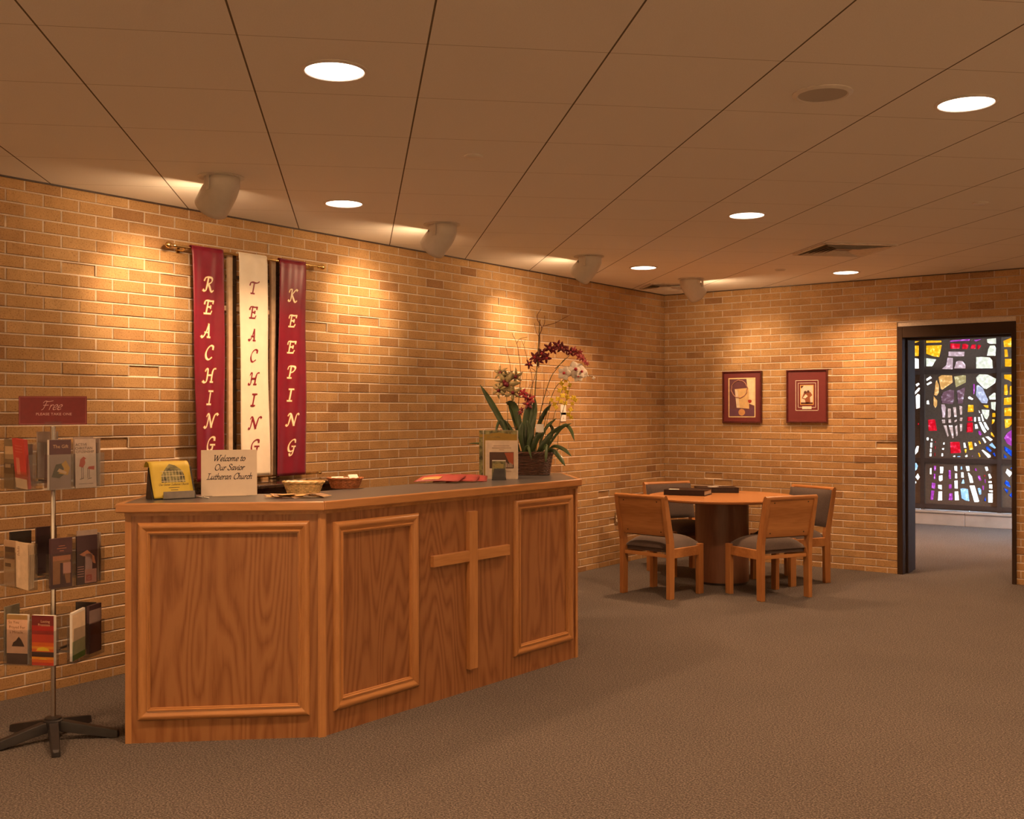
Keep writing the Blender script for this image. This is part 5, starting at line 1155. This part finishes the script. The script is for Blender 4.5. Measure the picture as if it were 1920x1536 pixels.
def leaf(pts, wmax, mat_='leaf', fold=.25, flat=0.0, peak=.45):
    P = []; raw = [Vector(p) for p in pts]
    Q = [raw[0] * 2 - raw[1]] + raw + [raw[-1] * 2 - raw[-2]]
    for i in range(1, len(Q) - 2):
        for k in range(5):
            t_ = k / 5; a, b, c, d = Q[i - 1], Q[i], Q[i + 1], Q[i + 2]
            P.append(0.5 * ((2 * b) + (c - a) * t_ + (2 * a - 5 * b + 4 * c - d) * t_ * t_ + (3 * b - a - 3 * c + d) * t_ ** 3))
    P.append(raw[-1]); mb = MB(); k = len(P); vs = []
    for i, p in enumerate(P):
        s_ = i / (k - 1); w_ = wmax * (.35 + .65 * min(1, s_ / peak)) * (1 if s_ < .72 else max(.03, 1 - ((s_ - .72) / .28) ** 2)) / 2
        d = (P[min(i + 1, k - 1)] - P[max(i - 1, 0)]).normalized(); side = d.cross(CF + Vector((0, 0, .15)) + CR * flat).normalized(); nrm = side.cross(d).normalized()
        vs += [p - side * w_, p + nrm * w_ * fold, p + side * w_]
    mb.add(vs, [(3 * i + j, 3 * i + j + 1, 3 * i + 4 + j, 3 * i + 3 + j) for i in range(k - 1) for j in (0, 1)])
    return mb.build('leaf', mat_, pb, smooth=80, solid=.0016)
B0 = lambda u, d=0: pp(u, 866, d)
LV = [  # (points, width px)
 ([(968, 856, .0), (950, 810, .03), (928, 768, .05), (900, 721, .06)], 17, 'leaf'),
 ([(975, 862, -.02), (958, 826, .0), (940, 790, .0), (932, 800, -.02), (930, 815, -.04)], 8, 'leaf_b'),
 ([(985, 862, 0), (974, 800, .0), (964, 762, .02), (948, 755, .05)], 20, 'leaf'), ([(985, 860, .02), (972, 810, .02), (962, 775, .03), (953, 752, .05)], 16, 'leaf'),
 ([(988, 862, -.02), (985, 815, -.03), (990, 775, -.02), (995, 752, .0)], 24, 'leaf'), ([(996, 862, -.03), (994, 820, -.03), (1000, 780, -.02), (1004, 748, .01)], 20, 'leaf_b'),
 ([(1000, 860, .0), (1008, 806, .02), (1020, 776, .03), (1034, 758, .03)], 13, 'leaf'), ([(978, 862, .03), (966, 822, .04), (950, 795, .05), (938, 788, .04)], 12, 'leaf'),
 ([(1015, 862, -.03), (1022, 826, -.05), (1045, 805, -.06), (1072, 794, -.06)], 11, 'leaf_b'), ([(1015, 860, -.02), (1038, 822, -.04), (1058, 798, -.05), (1070, 806, -.07), (1077, 827, -.09)], 10, 'leaf_b'),
 ([(1018, 862, -.02), (1036, 838, -.04), (1056, 842, -.07), (1072, 856, -.10)], 10, 'leaf_b'), ([(1016, 864, -.05), (1034, 845, -.09), (1048, 856, -.12), (1060, 874, -.14)], 13, 'leaf'),
 ([(1008, 862, .0), (1016, 820, .0), (1026, 800, .02), (1044, 784, .04)], 9, 'leaf_b'), ([(972, 860, -.02), (962, 846, -.03), (960, 826, -.03), (972, 806, -.02)], 15, 'leaf'),
 ([(990, 862, -.05), (1000, 838, -.07), (1008, 820, -.07), (1018, 812, -.06)], 17, 'leaf'), ([(1004, 862, -.05), (1014, 840, -.07), (1028, 822, -.06), (1038, 814, -.05)], 17, 'leaf'),
 ([(980, 864, -.06), (984, 845, -.08), (990, 838, -.10), (997, 862, -.13)], 8, 'leaf_b'), ([(1018, 845, -.06), (1024, 835, -.09), (1024, 850, -.115), (1023, 868, -.125)], 9, 'leaf_b'),
 ([(984, 862, -.04), (978, 828, -.05), (976, 812, -.05), (980, 790, -.04)], 14, 'leaf'), ([(1000, 866, -.04), (992, 836, -.06), (996, 812, -.06), (988, 788, -.04)], 15, 'leaf'),
 ([(962, 862, .06), (930, 842, .09), (905, 832, .12), (876, 832, .14)], 5, 'leaf_b'), ([(975, 862, .03), (956, 838, .06), (944, 820, .08), (938, 808, .09)], 6, 'leaf'),
 ([(1024, 860, .03), (1030, 824, .04), (1036, 806, .05), (1028, 792, .05)], 10, 'leaf'), ([(958, 862, .0), (950, 838, -.01), (956, 818, -.01), (968, 812, -.01)], 12, 'leaf')]
for pts, wpx, mt in LV: leaf([pp(*q) for q in pts], wpx * .66 * BD / F, mt, fold=.35, flat=random.uniform(-.5, .5))
def stem(pts, r0, r1, mat_='stem', nm='stem'):
    P = [pp(*q) for q in pts]; Q = []
    raw = [P[0] * 2 - P[1]] + P + [P[-1] * 2 - P[-2]]
    for i in range(1, len(raw) - 2):
        for k in range(4):
            t_ = k / 4; a, b, c, d = raw[i - 1], raw[i], raw[i + 1], raw[i + 2]
            Q.append(0.5 * ((2 * b) + (c - a) * t_ + (2 * a - 5 * b + 4 * c - d) * t_ * t_ + (3 * b - a - 3 * c + d) * t_ ** 3))
    Q.append(P[-1]); k = len(Q)
    return MB().tube(Q, [r0 + (r1 - r0) * i / (k - 1) for i in range(k)], 6).build(nm, mat_, pb, smooth=60)
for pts, r0, r1 in (([(1000, 860, 0), (1002, 760, 0), (1006, 700, 0), (1010, 640, .0), (1012, 600, .0)], .004, .0022), ([(1004, 860, .02), (1012, 780, .02), (1030, 715, .0), (1045, 690, .0), (1060, 672, .0)], .003, .002),
                    ([(1040, 692, 0), (1054, 680, 0), (1070, 665, 0), (1082, 660, .0), (1095, 668, -.01), (1100, 680, -.02)], .002, .001), ([(1008, 860, .03), (1024, 780, .03), (1040, 730, .02), (1060, 710, .01), (1082, 700, .0), (1100, 703, -.01), (1113, 708, -.02)], .0025, .0015),
                    ([(1045, 860, -.02), (1048, 800, -.02), (1060, 755, -.03), (1068, 720, -.03), (1058, 706, -.03)], .002, .0012), ([(1030, 840, -.03), (1036, 790, -.04), (1050, 745, -.04), (1056, 720, -.03)], .0022, .001),
                    ([(952, 850, 0), (952, 780, 0), (950, 740, 0), (955, 715, .0)], .002, .0015), ([(1020, 845, 0), (1024, 800, .0), (1030, 770, 0), (1032, 750, .01)], .002, .0015), ([(990, 810, .0), (994, 740, .0), (1004, 700, .0), (996, 690, -.02)], .002, .0015)):
    stem(pts, r0, r1)
for pts, r0, r1 in (([(1010, 690, .0), (1012, 640, .0), (1012, 628, 0), (1016, 615, 0), (1008, 600, 0), (1008, 590, 0), (1015, 579, 0)], .0022, .0008), ([(1016, 615, 0), (1021, 606, 0), (1021, 592, 0)], .0014, .0007), ([(1018, 612, 0), (1040, 606, 0), (1055, 598, -.02), (1070, 590, -.03)], .0014, .0006),
                    ([(1011, 632, 0), (1005, 622, 0), (1002, 606, 0)], .0010, .0006), ([(965, 830, .02), (972, 760, .02), (976, 700, .02), (972, 660, .02), (969, 644, .02), (960, 625, .03)], .0018, .0007), ([(969, 644, .02), (974, 636, .02), (984, 633, .02), (989, 632, .02)], .0011, .0006),
                    ([(958, 700, .02), (955, 675, .03), (948, 650, .03)], .0012, .0006), ([(996, 780, .03), (998, 712, .03), (990, 680, .03), (982, 648, .03), (976, 636, .03)], .0014, .0006), ([(982, 648, .03), (985, 636, .03)], .0008, .0005), ([(986, 780, .02), (986, 730, .03), (988, 700, .03)], .0010, .0006),
                    ([(1018, 760, .03), (1020, 720, .03), (1020, 700, .03)], .0010, .0006), ([(1000, 728, 0), (1010, 729, 0), (1022, 729, 0), (1030, 738, 0), (1024, 746, 0)], .0011, .0006), ([(988, 735, 0), (992, 724, 0), (998, 720, 0)], .0008, .0005)):
    stem(pts, r0 * 1.5, r1 * 1.8, 'twig', 'twig')
def blossom(u, v, d, size, petals, mat_, lip=None, npet=5, wid=.45, rot=0, tiltx=0, tilty=0, curl=.12):
    """size in photo pixels across; petals radiate in a plane facing roughly the room"""
    c = pp(u, v, d); r_ = size * BD / F / 2; mb = MB()
    zax = (-CF + CR * tiltx + Vector((0, 0, 1)) * tilty).normalized(); xax = Vector((0, 0, 1)).cross(zax).normalized(); yax = zax.cross(xax)
    for k in range(npet):
        q = rot + 2 * math.pi * k / npet; dx, dy = math.cos(q), math.sin(q); wf = wid * (1 if k % 2 == 0 else 1.15)
        def S(a, b):
            s_ = b; w_ = wf * r_ * math.sin(math.pi * min(1, .12 + .88 * s_)) ** .8 * (a - .5)
            L = r_ * s_; px, py = dx * L - dy * w_, dy * L + dx * w_
            return c + xax * px + yax * py + zax * (curl * r_ * math.sin(s_ * 2.4) - curl * r_ * s_ * s_ * 1.1 - abs(a - .5) * r_ * .10)
        mb.grid(S, 4, 6)
    o = mb.build('blossom', mat_, pb, smooth=80, solid=.0008)
    if lip:
        l = MB().lathe([(0, 0), (r_ * .16, r_ * .06), (r_ * .20, r_ * .22), (r_ * .10, r_ * .34), (0, r_ * .36)], 10)
        l2 = MB(); mx_ = Matrix((xax, yax, zax)).transposed().to_4x4(); mx_.translation = c + zax * r_ * .02; l2.add(l.v, l.f, 0, mx_); l2.build('lip', lip, o, smooth=60)
    return o
rb2 = random.Random(11)
for u, v, s_ in ((992, 683, 20), (1003, 670, 26), (1017, 663, 26), (1024, 671, 24), (1010, 676, 24)): blossom(u, v, rb2.uniform(-.02, .01), s_, 5, 'burg', 'red_petal', 5, .42, rb2.random() * 6, rb2.uniform(-.6, .6), rb2.uniform(-.4, .4))
for u, v, s_ in ((1030, 652, 24), (1038, 656, 20), (1046, 648, 24), (1053, 652, 24), (1062, 656, 20), (1070, 660, 20)): blossom(u, v, rb2.uniform(-.02, .02), s_, 5, 'burg', 'pink_petal', 5, .42, rb2.random() * 6, rb2.uniform(-.6, .6), rb2.uniform(-.4, .4))
for u, v, s_ in ((1076, 656, 16), (1080, 662, 18), (1086, 668, 17), (1092, 672, 16), (1097, 678, 14), (1088, 660, 13), (1101, 682, 10)): blossom(u, v, rb2.uniform(-.02, .02), s_, 5, 'pink_petal', 'red_petal', 5, .45, rb2.random() * 6, rb2.uniform(-.6, .6), rb2.uniform(-.4, .4))
for u, v, s_, tx in ((1079, 693, 34, .1), (1090, 697, 26, .4), (1058, 700, 28, -.3), (1084, 706, 22, .0)): blossom(u, v, rb2.uniform(-.03, .0), s_, 5, 'white_petal', 'red_petal', 5, .85, rb2.random() * 6, tx, .1, .06)
for u, v, s_ in ((1099, 703, 12), (1113, 709, 8)): blossom(u, v, -.02, s_, 5, 'white_petal', None, 4, .6, rb2.random() * 6)
for u, v, s_ in ((951, 720, 54), (939, 700, 32), (966, 706, 34), (936, 732, 34), (962, 736, 38), (950, 706, 30), (944, 716, 36)): blossom(u, v, rb2.uniform(-.02, .02), s_, 5, 'green_petal', 'burg', 6, .30, rb2.random() * 6, rb2.uniform(-.5, .5), rb2.uniform(-.5, .2), .35)
for u, v, s_ in ((981, 737, 22), (986, 744, 18), (995, 748, 24), (990, 758, 24), (978, 768, 12), (976, 774, 12), (970, 740, 14)): blossom(u, v, rb2.uniform(-.02, .02), s_, 5, 'red_petal' if u % 2 else 'burg', 'red_petal', 5, .42, rb2.random() * 6, rb2.uniform(-.6, .6), rb2.uniform(-.3, .4))
for u, v, s_ in ((1053, 719, 11), (1058, 728, 12), (1049, 732, 11), (1063, 735, 11), (1055, 742, 12), (1046, 748, 11), (1064, 745, 12), (1052, 753, 11), (1060, 756, 10), (1075, 746, 12), (1079, 750, 10), (1068, 722, 10), (1040, 758, 11), (1034, 750, 10), (1043, 764, 10), (1070, 768, 11), (1066, 777, 11), (1071, 783, 10), (1061, 714, 9), (1073, 757, 9)): blossom(u, v, rb2.uniform(-.05, .0), s_, 5, 'yellow_petal', None, 4, .75, rb2.random() * 6, rb2.uniform(-.6, .6), rb2.uniform(-.4, .4), .1)
c = pp(1012, 803, -.03); MB().box(-.026, -.001, -.026, .026, .001, .026, 0, Matrix.Translation(c) @ Matrix.Rotation(FA + .2, 4, 'Z')).build('gift_card', 'paper', pb)
MB().tube([c - Vector((0, 0, .02)), pp(1010, 860, -.02)], .0014, 6).build('card_pick', 'stem', pb)

# ================================================================== ON THE WALLS
def picture(u0, v0, u1, v1, label, builder, mats):
    a, b = bw(u0, v0, .02), bw(u1, v1, .02); cx, cz = (a.x + b.x) / 2, (a.z + b.z) / 2; w_, h_ = abs(b.x - a.x), abs(a.z - b.z)
    t = thing('framed_picture', label, 'picture', (cx, YB - .002, cz)); f_ = .020; fm = MB()
    pr = [(0, 0), (0, .020), (.004, .026), (.012, .026), (.018, .016), (.020, .012)]
    for nm in range(4):
        vs = []
        for d, hh in pr:
            y = -hh
            L = {0: [(-w_ / 2 + d, y, h_ / 2 - d), (w_ / 2 - d, y, h_ / 2 - d)], 1: [(w_ / 2 - d, y, h_ / 2 - d), (w_ / 2 - d, y, -h_ / 2 + d)], 2: [(w_ / 2 - d, y, -h_ / 2 + d), (-w_ / 2 + d, y, -h_ / 2 + d)], 3: [(-w_ / 2 + d, y, -h_ / 2 + d), (-w_ / 2 + d, y, h_ / 2 - d)]}[nm]; vs += L
        n = len(pr); fm.add(vs, [(2 * i, 2 * i + 1, 2 * i + 3, 2 * i + 2) for i in range(n - 1)])
    fm.build('frame', 'mahog', t, smooth=30)
    mm = MB().box(-w_ / 2 + .018, -.013, -h_ / 2 + .018, w_ / 2 - .018, -.003, h_ / 2 - .018); mm.build('mat_board', 'maroon', t)
    am = MB(); builder(am, w_, h_, -.0138); am.build('print', mats, t)
    return t
def art1(m, w_, h_, y):
    W2, H2 = .143, .195; cz = -.004
    rect(m, -W2, cz - H2, W2, cz + H2, y, 0); rect(m, -W2 + .010, cz - H2 + .010, W2 - .010, cz + H2 - .010, y - .0004, 1)
    poly(m, [(.05, cz + .183), (.132, cz + .183), (.132, cz - .08), (.075, cz - .06)], y - .0008, 2)
    poly(m, [(-.075, cz + .085), (-.055, cz - .10), (.078, cz - .11), (.072, cz + .095)], y - .0010, 3); poly(m, [(-.075, cz + .085), (-.045, cz + .07), (-.022, cz - .10), (-.055, cz - .10)], y - .0013, 4)
    m.tube([(-.025 + .085 * math.cos(q) * 1.0 + .004 * math.sin(9 * q), y - .004, cz + .085 + .085 * math.sin(q) + .004 * math.cos(11 * q)) for q in [2 * math.pi * k / 40 for k in range(41)]], .0045, 5, 5)
    poly(m, [(-.133, cz - .185), (.133, cz - .185), (.133, cz - .10), (.09, cz - .10), (.06, cz - .125), (.0, cz - .11), (-.06, cz - .12), (-.133, cz - .11)], y - .0016, 6)
    poly(m, EL(.0, cz - .145, .036, .034)[:-1], y - .0020, 7); poly(m, [(.065, cz - .025), (.085, cz - .02), (.105, cz - .028), (.103, cz - .045), (.085, cz - .058), (.068, cz - .045)], y - .0020, 8)
    m.tube([(.07, y - .002, cz + .09), (.083, y - .002, cz + .03), (.085, y - .002, cz - .022)], .0016, 5, 4)
picture(1354, 697, 1428, 794, 'dark-framed still life with a book and a thorn ring, left of the two pictures', art1, [col('gold_cream_fillet', (.85, .66, .34)), col('plum_backdrop', (.13, .045, .06)), col('pale_gold_sky', (.80, .66, .42)), col('parchment_print', (.66, .44, .20)), col('cream_print', (.72, .58, .42)), col('thorn_print', (.42, .20, .14)), col('violet_cloth', (.13, .05, .09)), col('bread_print', (.60, .30, .12)), col('heart_red_print', (.35, .03, .015))])
def art2(m, w_, h_, y):
    cz = .0
    def fr(a, b, t_, mi, yy, oz=0):
        rect(m, -a, cz + oz - b, a, cz + oz - b + t_, yy, mi); rect(m, -a, cz + oz + b - t_, a, cz + oz + b, yy, mi); rect(m, -a, cz + oz - b, -a + t_, cz + oz + b, yy, mi); rect(m, a - t_, cz + oz - b, a, cz + oz + b, yy, mi)
    fr(.112, .145, .0045, 0, y, .008); fr(.088, .118, .0040, 0, y, .010); rect(m, -.066, cz - .082, .066, cz + .108, y - .0004, 1); rect(m, -.059, cz - .075, .059, cz + .101, y - .0008, 2)
    poly(m, [(-.05, cz - .02), (-.03, cz + .03), (.0, cz + .045), (.035, cz + .04), (.055, cz + .01), (.03, cz - .01), (.035, cz - .06), (-.01, cz - .07), (-.02, cz - .03)], y - .0012, 3)
    poly(m, EL(-.015, cz + .038, .014, .014)[:-1], y - .0016, 4); poly(m, EL(.014, cz + .044, .013, .013)[:-1], y - .0016, 4); poly(m, [(-.04, cz - .015), (-.01, cz + .02), (.01, cz + .0), (-.015, cz - .02)], y - .0018, 0)
    poly(m, [(-.059, cz + .101), (-.03, cz + .101), (-.045, cz + .08), (-.059, cz + .075)], y - .0012, 4); rect(m, -.059, cz - .075, .059, cz - .058, y - .0012, 4); rect(m, -.046, cz - .122, .046, cz - .096, y - .0012, 0)
picture(1474, 694, 1552, 793.5, 'dark-framed small figure picture with double white lines, right of the two pictures', art2, [col('ivory_line', (.80, .74, .62)), col('orange_gold_fillet', (.78, .42, .12)), col('pale_sky_print', (.72, .60, .48)), col('brown_figure_print', (.28, .09, .04)), col('dark_hair_print', (.10, .03, .02))])
def wallbox(name, u, v, w_, h_, label, cat, mat_='ivoryp', slots=None):
    p = lw(u, v); t = thing(name, label, cat, (XL, p.y, p.z)); MB().box(0, -w_ / 2, -h_ / 2, .006, w_ / 2, h_ / 2).build('cover_plate', mat_, t, bevel=.0015)
    if slots == 'outlet':
        for s_ in (-1, 1): MB().lathe([(.0165, 0), (.0165, .002), (0, .0025)], 20, mx=T(.006, 0, s_ * .020, ry=R(90))).build('socket', col('ivory_socket', (.85, .78, .62)), t, smooth=30)
    if slots == 'switch': MB().box(.006, -.006, -.012, .012, .006, .012).build('toggle', 'paper', t, bevel=.001)
    return t
wallbox('power_outlet', 1156, 972, .072, .118, 'twin power outlet low on the left wall behind the nearer left chair', 'outlet', col('brass_brown_plate', (.22, .13, .06)), 'outlet')
wallbox('light_switch', 1055.5, 769, .085, .09, 'white thermostat plate on the bricks, upper one behind the yellow orchids', 'switch', 'paper', 'switch')
wallbox('light_switch', 1055.5, 782, .085, .08, 'white switch plate on the bricks just under the thermostat', 'switch', 'paper', 'switch')
